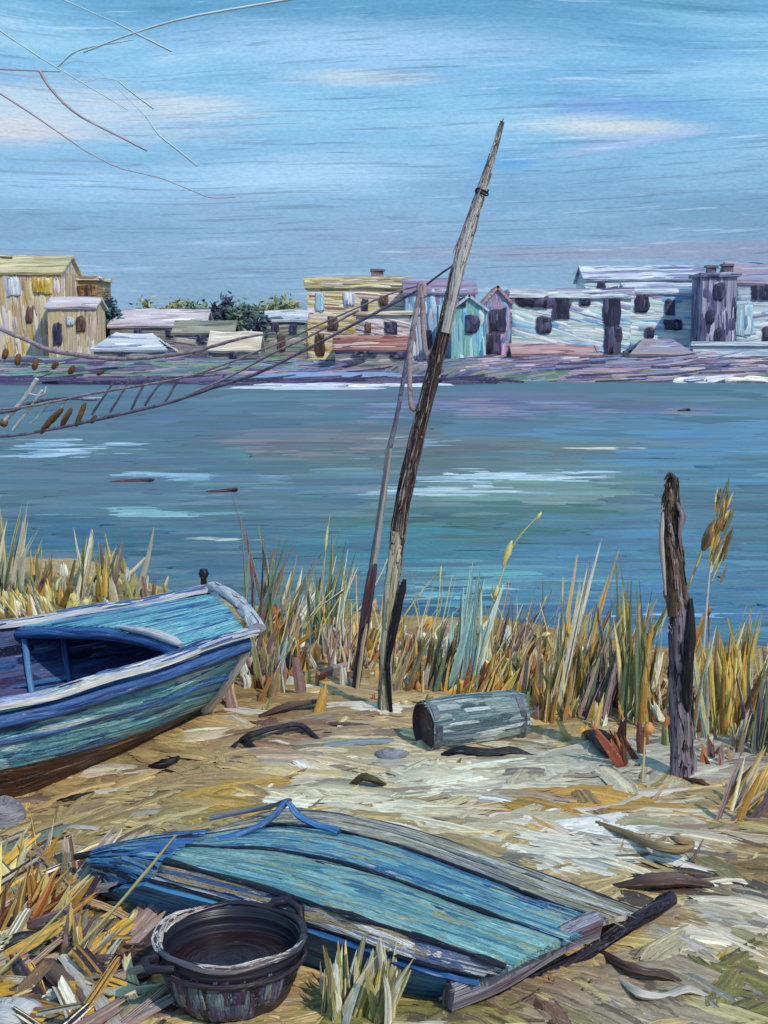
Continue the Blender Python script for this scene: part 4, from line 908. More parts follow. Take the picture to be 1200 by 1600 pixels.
b.build('contents', streak('pot_dregs', [(10, 6, 10), (28, 16, 20), (44, 26, 32), (18, 14, 24), (70, 76, 92)], 4, 14, 0.8, .01, 0.3, fl_k=.05), root, pc)
b = MB(); b.tube([pc + np.array([math.cos(a) * .253, math.sin(a) * .253, .205 * PZ]) * (1, 1, 1) for a in an], .01, 6, jit=.15, cap=False); b.build('band', SK['tar'], root, pc)
hp = pc + np.array([.17, .185, .27 * PZ])
b = MB(); b.tube([hp + np.array([-.06, .035, -.01]), hp + np.array([-.04, .045, .02]), hp + np.array([.02, .03, .03]), hp + np.array([.055, -.01, .015]), hp + np.array([.06, -.04, -.02])], [.014, .018, .019, .017, .013], 8); b.build('handle', rimm, root, pc)
hp = pc + np.array([-.19, -.16, .25 * PZ])
b = MB(); b.tube([hp + np.array([-.03, .04, 0]), hp + np.array([-.07, .0, .005]), hp + np.array([-.05, -.05, 0]), hp + np.array([.03, -.04, 0])], [.014, .017, .016, .012], 8); b.build('handle', SK['tar'], root, pc)

# ------------------------------------------------------------------ barrel lying on its side
g0 = gp(662, 1172); g1 = gp(832, 1176)
r0 = .148; ax = np.array([0.56, 0.24, 0]); ax /= np.linalg.norm(ax); Lb = .60
c0 = np.array([g0[0], g0[1] + 0.02, gz(g0[0], g0[1]) + r0 - .02])
root = thing('barrel', 'grey blue barrel lying on its side among the reeds', 'barrel', (c0[0] + ax[0] * .3, c0[1], c0[2] - r0)); BL = root.location
sd_ = np.cross(ax, (0, 0, 1.0))
def ringp(t, r, n=28):
    return np.array([c0 + ax * t + sd_ * math.cos(a) * r + np.array([0, 0, math.sin(a) * r]) for a in np.linspace(0, 2 * math.pi, n + 1)])
bm_ = streak('barrel_staves', [(52, 70, 90), (100, 124, 138), (140, 158, 166), (84, 110, 128), (196, 206, 212), (120, 140, 150)], 1.6, 14, 0.9, .01, 0.42)
b = MB(); tt = np.linspace(0, Lb, 11); PP = np.array([ringp(t_, r0 * (0.94 + 0.1 * math.sin(math.pi * t_ / Lb))) for t_ in tt]); b.grid(PP, smooth=True); b.dabs(PP, 110, [(120, 144, 148), (156, 174, 172), (100, 124, 134), (206, 214, 214), (140, 162, 162), (84, 104, 114)], (.14, .5), (.03, .07), sign=(1 if np.dot(np.cross(PP[1, 0] - PP[0, 0], PP[0, 1] - PP[0, 0]), PP[0, 0] - c0) > 0 else -1), thick=.14); b.build('staves', bm_, root, BL)
hm_ = streak('barrel_hoop', [(20, 18, 26), (56, 56, 72), (110, 116, 130), (40, 36, 48)], 3, 8, 0.7, .006, 0.4)
for t_ in (.03, .56):
    b = MB(); r = r0 * (0.955 + 0.1 * math.sin(math.pi * t_ / Lb)); b.grid(np.array([ringp(t_ - .022, r * .99), ringp(t_ - .02, r * 1.03), ringp(t_ + .02, r * 1.03), ringp(t_ + .022, r * .99)]), smooth=False); b.build('hoop', hm_, root, BL)
b = MB(); b.grid(np.array([ringp(.022, 0.0005), ringp(.018, r0 * .5), ringp(.02, r0 * .86), ringp(-.006, r0 * .9), ringp(-.006, r0 * .955)])[::-1], smooth=False)
b.build('head', streak('barrel_head', [(22, 12, 22), (54, 30, 42), (84, 60, 70), (130, 136, 146), (36, 20, 34)], 2, 9, 0.9, .01, 0.45, rot=1.2), root, BL)
b = MB(); b.grid(np.array([ringp(Lb - .02, 0.0005), ringp(Lb - .02, r0 * .94)]), smooth=False); b.build('head', hm_, root, BL)

# ------------------------------------------------------------------ poles, stakes, posts
POLE = {
    'dark': streak('dark_pole', [(20, 14, 22), (52, 38, 44), (84, 66, 70), (34, 24, 32), (130, 112, 104)], 0.8, 40, 1.0, .012, 0.5),
    'pale': streak('pale_spar', [(84, 74, 82), (150, 142, 148), (196, 192, 194), (214, 212, 212), (120, 110, 116)], 0.8, 40, 0.9, .008, 0.45),
    'foot': streak('peeled_foot', [(60, 50, 46), (150, 138, 112), (196, 186, 156), (216, 210, 196), (110, 116, 112)], 0.9, 34, 1.0, .012, 0.55, fleck=(28, 22, 30)),
    'maroon': streak('maroon_stake', [(30, 18, 30), (66, 40, 54), (96, 70, 80), (48, 30, 44)], 1, 34, 1.0, .01, 0.5),
    'grey': streak('grey_pole', [(60, 66, 84), (120, 124, 134), (176, 172, 170), (92, 96, 112), (196, 186, 160)], 1, 34, 1.0, .01, 0.5),
    'black': streak('black_stake', [(10, 10, 18), (26, 22, 34), (56, 50, 60)], 1, 34, 1.0, .01, 0.45),
    'rope': streak('rope_fibre', [(84, 66, 84), (136, 116, 130), (176, 162, 168), (110, 90, 104)], 30, 60, 0.8, .004, 0.6),
    'rope_dark': streak('tarred_rope', [(44, 40, 70), (84, 76, 108), (130, 122, 146), (64, 58, 90)], 30, 60, 0.8, .004, 0.6),
}
mb_ = gp(598, 1112); MD = mb_[1]
def mp(px, py, dd=0.0): return at(px, py, MD + dd)
root = thing('mooring_pole', 'tall leaning pole with a pale pointed spar above the reeds', 'pole', mb_); ML = root.location
b = MB(); P = spline([mp(600, 1140), mp(602, 1060), mp(607, 985), mp(614, 900), mp(622, 830)], 14); b.tube(P, np.linspace(.040, .046, 14), 10, jit=.13); b.dabs(b.last, 90, [(206, 196, 176), (160, 146, 120), (226, 222, 212), (40, 34, 40), (120, 126, 120), (180, 160, 110)], (.08, .34), (.012, .035), sign=-1, thick=.3, nw=3); b.build('foot', POLE['foot'], root, ML)
b = MB(); P = spline([mp(620, 850, .004), mp(632, 770), mp(650, 690), mp(670, 610), mp(690, 530), mp(703, 470), mp(714, 415)], 24); b.tube(P, np.concatenate([np.linspace(.046, .044, 12), np.linspace(.042, .032, 12)]), 10, jit=.10); b.dabs(b.last, 130, [(44, 30, 36), (24, 16, 24), (104, 84, 82), (150, 130, 122), (66, 40, 44), (196, 180, 168), (170, 158, 150)], (.08, .34), (.012, .035), sign=-1, thick=.3, nw=3); b.build('shaft', POLE['dark'], root, ML)
b = MB(); P = spline([mp(696, 520, -.02), mp(712, 440, -.015), mp(730, 370), mp(752, 300), mp(769, 245), mp(785, 190)], 22); b.tube(P, np.concatenate([np.linspace(.030, .038, 9), np.linspace(.036, .004, 13)]), 9, jit=.06); b.dabs(b.last, 110, [(184, 178, 182), (212, 208, 210), (150, 142, 148), (226, 224, 224), (110, 100, 106)], (.08, .34), (.012, .035), sign=-1, thick=.3, nw=3); b.build('spar', POLE['pale'], root, ML)
b = MB(); q = mp(753, 298); b.tube([q + np.array([math.cos(a) * .036, math.sin(a) * .036, .01 * math.sin(a * 2)]) for a in np.linspace(0, 2 * math.pi, 15)], .006, 6, cap=False)
b.tube([q + np.array([math.cos(a) * .036, math.sin(a) * .036, -.02 + .01 * math.sin(a * 2)]) for a in np.linspace(0, 2 * math.pi, 15)], .005, 6, cap=False); b.build('lashing', POLE['black'], root, ML)
b = MB(); b.tube(spline([mp(753, 290, -.04), mp(738, 330, -.02), mp(722, 362, -.02), mp(708, 395, -.0)], 10), .004, 5)
b.tube(spline([mp(748, 300, -.04), mp(733, 352, -.02), mp(716, 380, -.02)], 8), .003, 5); b.build('loose_line', POLE['rope'], root, ML)
b = MB(); b.tube(spline([mp(632, 905, -.05), mp(622, 950, -.05), mp(612, 1000, -.05), mp(606, 1045, -.05), mp(612, 1120, -.05)], 12), [.01, .022, .025, .025, .024, .022, .02, .018, .016, .014, .012, .01], 8, jit=.2)
tag(b.build('stake', POLE['black'], None, tuple(mp(612, 1115, -.05))), 'short black stake lashed against the foot of the tall leaning pole', 'stake')
# thin second pole
pb = gp(553, 1078); PD = pb[1]
def qp(px, py, dd=0.0): return at(px, py, PD + dd)
root = thing('net_pole', 'thin grey pole leaning left of the tall one with a maroon foot', 'pole', pb)
b = MB(); b.tube(spline([qp(553, 1100), qp(560, 1040), qp(570, 975), qp(580, 905), qp(586, 880)], 12), [.022, .026, .028, .028, .03, .032, .034, .034, .032, .03, .025, .016], 8, jit=.12); b.build('foot', POLE['maroon'], root, pb)
b = MB(); b.tube(spline([qp(581, 895, .01), qp(592, 820), qp(602, 750), qp(608, 700)], 12), np.linspace(.024, .02, 12), 8, jit=.12); b.build('lower_shaft', POLE['grey'], root, pb)
b = MB(); b.tube(spline([qp(606, 712, .01), qp(622, 640), qp(638, 550), qp(656, 448)], 12), np.linspace(.017, .010, 12), 8, jit=.12); b.build('upper_shaft', POLE['rope_dark'], root, pb)
b = MB(); b.tube(spline([qp(573, 975, -.06), qp(566, 1010, -.06), qp(558, 1080, -.06)], 8), [.008, .014, .016, .016, .015, .014, .012, .01], 6, jit=.15); 
tag(b.build('stake', POLE['foot'], None, tuple(qp(558, 1080, -.06))), 'slim cream stake in front of the thin pole\'s maroon foot', 'stake')
# hanging rope loop between the two poles
hd = 0.02
b = MB()
b.tube(spline([mp(657, 452, hd), mp(650, 490, hd), mp(642, 540, hd), mp(640, 590, hd), mp(643, 636, hd), mp(652, 636, hd), mp(668, 618, hd), mp(675, 590, hd), mp(670, 562, hd), mp(664, 545, hd), mp(661, 500, hd), mp(660, 458, hd)], 46), .016, 7, jit=.12)
b.tube(spline([mp(666, 556, hd), mp(678, 545, hd), mp(688, 520, hd), mp(697, 482, hd)], 14), np.linspace(.02, .016, 14), 7, jit=.12)
b.tube(spline([mp(660, 465, hd), mp(655, 447, hd), mp(662, 446, hd), mp(663, 462, hd)], 10), .02, 7)
tag(b.build('rope_loop', POLE['rope'], None, tuple(mp(655, 540, hd))), 'brown rope loop hanging against the tall leaning pole', 'rope')

# gnarled post at the right
gb = gp(1068, 1212); GD = gb[1]
def rp(px, py, dd=0.0): return at(px, py, GD + dd)
root = thing('old_post', 'gnarled dark split post standing in the reeds at the right', 'post', gb)
pm1 = streak('split_wood', [(10, 8, 12), (30, 22, 26), (88, 66, 58), (130, 108, 96), (20, 14, 20), (170, 156, 156)], 0.8, 34, 1.0, .016, 0.5)
pm2 = streak('weathered_wood', [(30, 22, 34), (96, 82, 98), (160, 148, 162), (64, 48, 60), (130, 106, 84)], 0.9, 34, 1.0, .014, 0.5)
b = MB(); P = spline([rp(1062, 960), rp(1056, 900), rp(1050, 850), rp(1047, 800), rp(1050, 760), rp(1047, 746)], 18); b.tube(P, [.06, .058, .062, .056, .055, .058, .052, .048, .054, .044, .042, .046, .038, .034, .036, .03, .022, .01], 9, sq=.8, jit=.22); b.dabs(b.last, 90, [(16, 12, 16), (34, 26, 30), (110, 84, 66), (150, 126, 104), (190, 176, 176), (60, 40, 36)], (.08, .34), (.012, .035), sign=-1, thick=.3, nw=3); b.build('upper_trunk', pm1, root, gb)
b = MB(); P = spline([rp(1066, 1230), rp(1066, 1150), rp(1064, 1060), rp(1063, 990), rp(1062, 930)], 16); b.tube(P, [.075, .07, .064, .062, .06, .058, .058, .06, .056, .055, .053, .055, .052, .048, .045, .04], 9, sq=.8, jit=.2); b.dabs(b.last, 90, [(110, 96, 116), (176, 166, 180), (44, 32, 46), (130, 104, 84), (76, 60, 76), (28, 20, 28), (60, 40, 44)], (.08, .34), (.012, .035), sign=-1, thick=.3, nw=3); b.build('lower_trunk', pm2, root, gb)
b = MB(); b.tube(spline([rp(1080, 935, -.03), rp(1078, 1000, -.05), rp(1074, 1060, -.05), rp(1074, 1112, -.04)], 10), [.01, .02, .028, .03, .03, .032, .03, .026, .02, .01], 7, jit=.2); b.build('splinter', POLE['black'], root, gb)
b = MB(); b.tube(spline([rp(1052, 762, -.03), rp(1054, 748, -.03), rp(1046, 740, -.03), rp(1038, 750, -.03)], 10), [.01, .013, .014, .014, .012, .01, .009, .008, .006, .004], 7, jit=.2); b.build('snag', POLE['dark'], root, gb)
b = MB(); b.tube(spline([rp(1058, 785, -.04), rp(1066, 806, -.045), rp(1062, 835, -.04), rp(1066, 870, -.03)], 10), [.004, .01, .016, .018, .015, .012, .008, .006, .005, .003], 6, sq=.5, jit=.3); b.build('bark_flake', pm2, root, gb)
b = MB(); b.tube(spline([rp(1036, 800, -.02), rp(1034, 850, -.03), rp(1040, 930, -.03)], 8), [.006, .012, .014, .012, .014, .012, .008, .005], 6, jit=.3); b.build('bark_flake', POLE['pale'], root, gb)

# ------------------------------------------------------------------ bare tree off to the left whose twigs hang into the sky, and the net tied to it
tb = at(-190, 0, 11.2); tb[2] = float(gz(tb[0], 11.2)); TD = 11.2
def tp(px, py, d=TD): return at(px, py, d)
root = thing('bare_tree', 'bare tree whose thin purplish twigs hang into the sky at top left', 'tree', tb)
bark = streak('twig_bark', [(120, 96, 116), (160, 138, 156), (190, 176, 188), (140, 116, 134)], 1, 30, 0.8, .01, 0.6)
pale_b = streak('pale_twig_bark', [(150, 180, 206), (180, 206, 226), (206, 224, 236), (166, 190, 212)], 1, 30, 0.8, .006, 0.6)
b = MB(); P = spline([tb + (0, 0, -.3), tp(-200, 700), tp(-170, 400), tp(-150, 100), tp(-120, -100), tp(-60, -160)], 18); b.tube(P, np.linspace(.19, .04, 18), 9, jit=.12); b.build('trunk', bark, root, tb)
for pts, r_, mt in (([(-140, 60), (-70, 100), (0, 108), (95, 112)], (.012, .005), bark), ([(62, 111), (80, 140), (120, 178), (180, 210), (230, 236)], (.014, .007), bark),
                    ([(-150, 90), (-60, 110), (0, 146), (60, 185), (130, 234)], (.013, .006), bark), ([(130, 234), (185, 262), (250, 278), (305, 300), (330, 309), (368, 308)], (.005, .004), bark),
                    ([(-130, 0), (-40, 20), (0, 48), (60, 88), (130, 130), (200, 172)], (.009, .004), pale_b), ([(90, 104), (125, 78), (210, 62)], (.01, .004), pale_b),
                    ([(90, 104), (140, 100), (228, 182)], (.0028, .0028), pale_b), ([(130, 130), (160, 122), (184, 126)], (.0028, .0028), pale_b), ([(178, 34), (220, 56), (268, 80)], (.007, .01), pale_b), ([(184, 126), (208, 146), (240, 170)], (.006, .009), pale_b), ([(228, 182), (250, 212), (280, 236), (308, 259)], (.007, .01), pale_b),
                    ([(-130, -40), (40, -20), (178, 34)], (.008, .004), pale_b),
                    ([(130, 82), (200, 55), (290, 28), (420, 5), (560, -20)], (.008, .014), pale_b)):
    b = MB(); n = 14; b.tube(spline([tp(*q) for q in pts], n), np.linspace(r_[0], r_[1], n), 6, jit=.15); b.build('twig', mt, root, tb)

net = thing('fishing_net', 'slack drying net of ropes, cords and cork floats slung from the poles', 'net', tuple(at(150, 640, 9.5)))
NL = net.location
def nd(px): return float(np.interp(px, [-190, 0, 655, 740], [11.1, 10.0, PD - .02, MD - .02]))
def np_(px, py): return at(px, py, nd(px))
def rope(pts, r_, mt, n=40, name='rope'):
    b = MB(); b.tube(spline([np_(*q) for q in pts], n), r_, 6, jit=.18); return b.build(name, mt, net, NL)
FOOT = [(722, 408), (700, 420), (655, 452), (617, 473), (467, 552), (400, 584), (330, 607), (253, 632), (140, 658), (67, 673), (0, 682), (-190, 690)]
HEAD = [(655, 447), (613, 458), (533, 492), (450, 530), (400, 550), (343, 572), (277, 592), (150, 614), (0, 640), (-190, 640)]
SAG = [(430, 520), (380, 528), (333, 541), (293, 551), (187, 561), (83, 548), (40, 530), (0, 514), (-190, 430)]
rope(FOOT, np.interp(np.linspace(0, 1, 60), [0, .1, .3, .7, 1], [.004, .006, .010, .014, .012]), POLE['rope_dark'], 60, 'foot_rope')
rope(HEAD, np.interp(np.linspace(0, 1, 60), [0, .3, .7, 1], [.005, .006, .010, .010]), POLE['rope'], 60, 'head_rope')
rope(SAG, np.interp(np.linspace(0, 1, 50), [0, .3, .6, 1], [.007, .014, .02, .016]), POLE['rope'], 50, 'sagging_rope')
rope([(560, 485), (480, 527), (430, 550), (360, 588), (300, 614)], .008, POLE['rope'], 20, 'slack_line')
rope([(150, 625), (90, 622), (40, 632), (0, 645), (-190, 660)], .012, POLE['rope_dark'], 20, 'slack_line')
wc_ = streak('white_cord', [(150, 146, 166), (206, 206, 214), (232, 232, 234)], 8, 20, .6, .004, .5)
for pts in ([(180, 592), (162, 620), (143, 648)], [(204, 592), (190, 615), (172, 644)], [(233, 588), (220, 610), (205, 640)], [(258, 590), (240, 612), (226, 634)], [(278, 592), (268, 612), (255, 632)]):
    rope(pts, .009, POLE['rope_dark'], 8, 'cord')
for pts, r_ in (([(58, 592), (40, 620), (4, 662)], .018), ([(66, 610), (45, 640), (20, 672)], .013), ([(80, 626), (62, 648), (48, 662)], .007), ([(107, 620), (97, 636), (88, 648)], .006), ([(40, 614), (66, 618), (72, 604)], .008), ([(96, 624), (160, 622)], .009)):
    rope(pts, r_, wc_, 8, 'cord')
cork = streak('cork_float', [(66, 44, 32), (104, 70, 42), (124, 90, 56), (80, 54, 36)], 8, 14, .9, .006, .6)
for (px, py, dx, dy, r_) in ((76, 661, 12, -16, .03), (88, 650, 10, -12, .026), (104, 652, 8, -14, .028), (126, 648, 7, -18, .026), (146, 655, 4, -6, .022), (6, 661, 2, -5, .04), (8, 553, 2, -8, .03), (28, 562, 2, -9, .03), (55, 569, 2, -9, .03), (86, 571, 4, -5, .026), (112, 578, 4, -6, .028), (157, 582, 5, -3, .022)):
    r_ *= .8; a_ = np_(px - dx, py - dy); c_2 = np_(px + dx, py + dy); b = MB(); b.tube(np.array([a_, a_ * .8 + c_2 * .2, (a_ + c_2) / 2, a_ * .2 + c_2 * .8, c_2]), [r_ * .5, r_ * .95, r_, r_ * .95, r_ * .5], 8, jit=.1); b.build('cork_float', cork, net, NL)

# ------------------------------------------------------------------ driftwood and scraps on the shore
DW = {
    'brown': streak('brown_driftwood', [(30, 20, 24), (76, 54, 50), (120, 94, 84), (54, 38, 42)], 2, 26, .9, .01, .6),
    'black': streak('charred_wood', [(12, 10, 16), (34, 30, 40), (66, 60, 72)], 2, 26, .9, .01, .5),
    'pale': streak('bleached_driftwood', [(120, 108, 104), (186, 176, 164), (222, 216, 206), (150, 138, 126)], 2, 26, .9, .01, .6),
    'tan': streak('tan_driftwood', [(84, 64, 46), (140, 112, 76), (176, 150, 108), (110, 84, 60)], 2, 26, .9, .01, .6),
    'cream': streak('cream_wood', [(150, 140, 110), (206, 200, 164), (226, 222, 196)], 2, 20, .9, .01, .6),
    'olive': streak('olive_wood', [(28, 26, 16), (70, 62, 26), (104, 92, 44)], 2, 20, .9, .01, .5),
    'maroon': streak('maroon_wood', [(36, 14, 18), (84, 36, 34), (116, 62, 52)], 2, 20, .9, .01, .5),
    'orange': streak('rust_leaf', [(96, 46, 28), (156, 84, 42), (176, 110, 62)], 3, 20, .9, .01, .6),
    'steel': streak('blue_grey_wood', [(56, 60, 72), (110, 120, 130), (166, 172, 178), (84, 90, 104)], 2, 20, .9, .01, .5),
}
def stick(name, label, cat, pts, r_, mt, sq=.7, n=16, group=None, zo=0.0):
    P = []
    for q in pts:
        g = gp(q[0], q[1]); h = (q[2] if len(q) > 2 else 0.0)
        P.append(G(q[0], q[1], g[2] + h + zo) if h else g + (0, 0, zo))
    C = spline(P, n); rr = np.interp(np.linspace(0, 1, n), np.linspace(0, 1, len(np.atleast_1d(r_))), np.atleast_1d(r_)); C[:, 2] += rr * .5
    b = MB(); b.tube(C, rr, 8, sq=sq, jit=.16); return tag(b.build(name, DW[mt] if isinstance(mt, str) else mt, None, tuple(C[n // 2])), label, cat, group)
stick('driftwood', 'dark crooked branch on the sand right of the rowing boat', 'driftwood', [(335, 1195), (370, 1166), (392, 1152, .05), (430, 1140, .05), (470, 1136, .03), (500, 1160)], [.012, .022, .026, .02, .022, .012], 'black')
stick('driftwood', 'short dark fork dropping from the crooked branch', 'driftwood', [(385, 1156, .04), (395, 1172), (412, 1180)], [.02, .022, .01], 'black')
stick('driftwood', 'brown driftwood plank between the boat and the tall pole', 'driftwood', [(405, 1122), (450, 1108, .03), (502, 1098, .03)], [.02, .045, .03], 'brown', sq=.4)
stick('driftwood', 'lavender grey board lying flat below the tall pole', 'driftwood', [(505, 1168), (560, 1166), (615, 1162)], [.03, .05, .035], 'steel', sq=.3)
stick('driftwood', 'small olive arched root on the pale sand', 'driftwood', [(546, 1230), (566, 1218, .05), (584, 1222, .05), (608, 1230)], [.014, .028, .026, .008], 'olive')
stick('driftwood', 'black wavy timber wedged under the barrel', 'driftwood', [(690, 1182), (720, 1176, .03), (760, 1182, .02), (800, 1178, .02), (832, 1184)], [.014, .032, .032, .034, .014], 'black')
stick('driftwood', 'thin maroon stick lying left of the gnarled post', 'driftwood', [(925, 1204), (970, 1200), (1018, 1194)], [.006, .012, .006], 'maroon')
stick('driftwood', 'dark lump of root between barrel and gnarled post', 'driftwood', [(918, 1150), (935, 1158, .05), (948, 1175, .04), (962, 1186)], [.03, .055, .05, .02], 'black')
stick('driftwood', 'curled brown scrap of driftwood with a hooked end at the right', 'driftwood', [(930, 1286), (985, 1308, .03), (1028, 1328, .05), (1060, 1332, .06), (1078, 1322, .07), (1060, 1316, .10), (1050, 1310, .09)], [.012, .022, .028, .03, .026, .02, .012], 'tan', n=26)
stick('driftwood', 'long bleached branch curving across the sand below the gnarled post', 'driftwood', [(820, 1262), (900, 1268), (960, 1262), (1020, 1244), (1085, 1234)], [.008, .016, .018, .022, .012], 'pale', n=22)
stick('driftwood', 'dark brown log lying beyond the skiff\'s right end', 'log', [(955, 1388), (1010, 1384, .03), (1060, 1382, .03), (1112, 1388)], [.015, .04, .045, .02], 'brown', sq=.6)
stick('driftwood', 'dark forked twig below the skiff\'s right corner', 'driftwood', [(940, 1492), (985, 1518, .03), (1040, 1528, .02), (1070, 1540)], [.016, .024, .02, .008], 'brown')
stick('driftwood', 'pale wavy root in front of the skiff\'s right corner', 'driftwood', [(965, 1530), (1000, 1556, .02), (1040, 1560), (1075, 1550, .02), (1115, 1562)], [.01, .02, .016, .02, .006], 'pale', n=22)
stick('driftwood', 'thin dark stick poking out below the skiff transom', 'driftwood', [(940, 1520), (900, 1560), (868, 1592)], [.008, .012, .006], 'black')
stick('driftwood', 'long bleached plank pointing down at bottom left', 'plank', [(98, 1498, .05), (130, 1540, .03), (165, 1582, .02), (190, 1620)], [.018, .028, .03, .03], 'pale', sq=.5)
stick('driftwood', 'short cream stick beside the pot\'s left foot', 'driftwood', [(150, 1552), (195, 1556, .02), (242, 1548)], [.018, .026, .018], 'cream')
stick('driftwood', 'maroon stick sloping left of the pot', 'driftwood', [(140, 1522), (175, 1545, .02), (205, 1566)], [.012, .018, .01], 'maroon')
stick('driftwood', 'maroon branch touching the pot\'s left side', 'driftwood', [(186, 1536), (220, 1530, .03), (248, 1518, .03)], [.01, .018, .012], 'maroon')
stick('driftwood', 'maroon chip below the cream stick', 'driftwood', [(228, 1566), (255, 1574, .01), (282, 1586)], [.014, .022, .012], 'maroon')
stick('driftwood', 'dark brown board under the bleached plank', 'plank', [(40, 1488), (90, 1530, .02), (140, 1590)], [.03, .045, .04], 'brown', sq=.35)
stick('driftwood', 'curved black root at the left edge below the straw', 'driftwood', [(-20, 1500), (20, 1476, .04), (60, 1468, .05), (85, 1490)], [.02, .03, .026, .012], 'black')
stick('driftwood', 'white paint flaked splinter on the grass above the skiff bow', 'driftwood', [(80, 1302), (115, 1296, .01), (158, 1298)], [.006, .022, .02], 'pale', sq=.5)
stick('driftwood', 'black strip of bark under the rowing boat', 'driftwood', [(85, 1256), (115, 1250, .02), (150, 1240)], [.014, .024, .014], 'black')
stick('driftwood', 'dark root in the grass under the rowing boat\'s bow', 'driftwood', [(235, 1200), (258, 1196, .03), (280, 1186, .03)], [.016, .034, .016], 'black')
stick('driftwood', 'dark curved root right of the gnarled post', 'driftwood', [(1068, 1218), (1095, 1224, .02), (1112, 1232)], [.012, .018, .008], 'maroon')
def rock(name, label, px, py, rx, ry, mt):
    c = gp(px, py); D = c[1]; s = D / F * 1.05; b = MB(); P = []
    for a in np.linspace(0, 2 * math.pi, 17):
        P.append([c + np.array([math.cos(a) * math.cos(e) * rx * s * (1 + .15 * math.sin(3 * a + e)), math.sin(a) * math.cos(e) * rx * s * .8, math.sin(e) * ry * s * (1 + .12 * math.cos(2 * a)) + ry * s * .3]) for e in np.linspace(-1.2, 1.57, 9)])
    P = np.array(P); P[-1] = P[0]; b.grid(P); return tag(b.build(name, mt, None, tuple(c)), label, 'stone')
stm = streak('grey_stone', [(40, 38, 50), (96, 94, 108), (150, 150, 160), (64, 60, 74)], 5, 12, .9, .02, .6)
rock('stone', 'dark grey stone at the left edge below the rowing boat', 8, 1292, 30, 36, stm)
rock('stone', 'white topped stone at the bottom left corner', 20, 1592, 44, 26, streak('white_stone', [(90, 90, 100), (170, 170, 176), (226, 226, 226)], 5, 12, .9, .02, .6))
rock('stone', 'pale stone tucked in the reeds left of the tall pole', 488, 1010, 22, 12, streak('white_stone', [(0, 0, 0)]))
rock('stone', 'violet stone beside the barrel\'s left end', 612, 1184, 26, 10, stm)
# drifting logs on the water
for lab, px, py, w_, mt in (('brown log adrift on the water beyond the rowing boat', 345, 770, 26, 'maroon'), ('longer faint log adrift left of the brown one', 205, 754, 36, 'brown'), ('black speck of driftwood far out at the right', 1068, 643, 10, 'black')):
    c = G(px, py, WATER); s = c[1] / F; h = w_ * s; b = MB()
    b.tube(spline([c + (-h, 0, .0), c + (-.4 * h, 0, .02), c + (.5 * h, .1, .03), c + (h, 0, .06)], 10), np.array([.3, .7, .8, .9, .9, 1, 1, 1, 1, .6]) * 3.2 * s, 7, jit=.15)
    tag(b.build('floating_log', DW[mt], None, tuple(c)), lab, 'log')

# ------------------------------------------------------------------ reeds
REED = attr_mat('reed_blade', 10, 90, .5, .004, .55)
PAL = {
    'ochre': [(190, 146, 66), (204, 168, 92), (164, 122, 58), (214, 196, 140), (136, 104, 66)],
    'olive': [(124, 130, 84), (156, 152, 98), (96, 118, 96), (184, 176, 122), (116, 106, 74)],
    'green': [(84, 128, 112), (118, 144, 104), (72, 106, 104), (156, 156, 104), (100, 136, 126)],
    'pale': [(206, 200, 170), (186, 180, 156), (222, 216, 196), (164, 158, 140), (196, 206, 200)],
    'violet': [(138, 112, 110), (160, 138, 136), (112, 88, 96), (176, 150, 130), (140, 116, 90)],
    'yellow': [(206, 186, 96), (222, 206, 130), (176, 156, 70), (196, 190, 140)],
    'ice': [(140, 176, 176), (170, 196, 190), (116, 156, 160), (196, 210, 196)],
    'rust': [(156, 86, 48), (130, 66, 44), (96, 56, 48), (176, 120, 70)],
    'navy': [(66, 56, 92), (84, 76, 110), (46, 40, 70), (110, 100, 124)],
}
def blades(b, px, py, wpx, hpx, n, pal, lean=.16, wid=(5, 11), jit=.2, tip=.15, base=18, bend=.08, hmin=.55, soft=.5):
    for _ in range(n):
        x = px + random.uniform(-.5, .5) * wpx; y = py + random.uniform(-base, base)
        p = gp(x, y)
        if p[1] > float(shore(p[0])) + .15: p = np.array([p[0], float(shore(p[0])) + .1 - .5 * random.random(), 0.0]); p[2] = max(float(gz(p[0], p[1])), WATER)
        p[2] -= .02; s = p[1] / F
        L = hpx * s * random.uniform(hmin, 1.05); W = random.uniform(*wid) * s * .8
        a = lean + rng.normal(0, jit * .6); d = np.array([math.sin(a), rng.normal(0, .12), math.cos(a)])
        up = np.array([rng.normal(0, .5), -1, .15])
        q = random.choice(pal)
        if random.random() < soft:
            t = np.linspace(0, 1, 6); sd2 = np.cross(d, up); sd2 /= np.linalg.norm(sd2)
            C = p + np.outer(t * L, d / np.linalg.norm(d)) + np.outer(rng.normal(0, bend) * L * t ** 2, sd2)
            b.ribbon(C, up / np.linalg.norm(up), W * 1.25, lin(q), 5, .2, .14, lin(random.choice(pal)), mi=0, rag=.16, tip=max(tip, .45))
        else: b.stroke(p, d, up, L, W, lin(q), rng.normal(0, bend), nl=5, nw=3, tip=tip, thick=.25, vary=.14, col2=lin(random.choice(pal)))
def clump(label, px, py, wpx, hpx, n, pals, name='reed_clump', cat='reeds', group='reed clumps along the shore', **k):
    pal = sum((PAL[q] for q in pals), [])
    b = MB(); blades(b, px, py, wpx, hpx, n, pal, **k); p = gp(px, py)
    return tag(b.build(name, REED, None, tuple(p)), label, cat, group)
clump('tall pale clump at the left edge behind the rowing boat', 12, 925, 40, 130, 9, ['pale', 'olive'], wid=(7, 13))
clump('short brown and olive clump beside the tall pale one at left', 66, 928, 40, 70, 20, ['olive', 'violet', 'ochre'])
clump('few slim speckled stalks rising above the rowing boat near the left', 128, 925, 24, 108, 12, ['pale', 'olive'], wid=(5, 9))
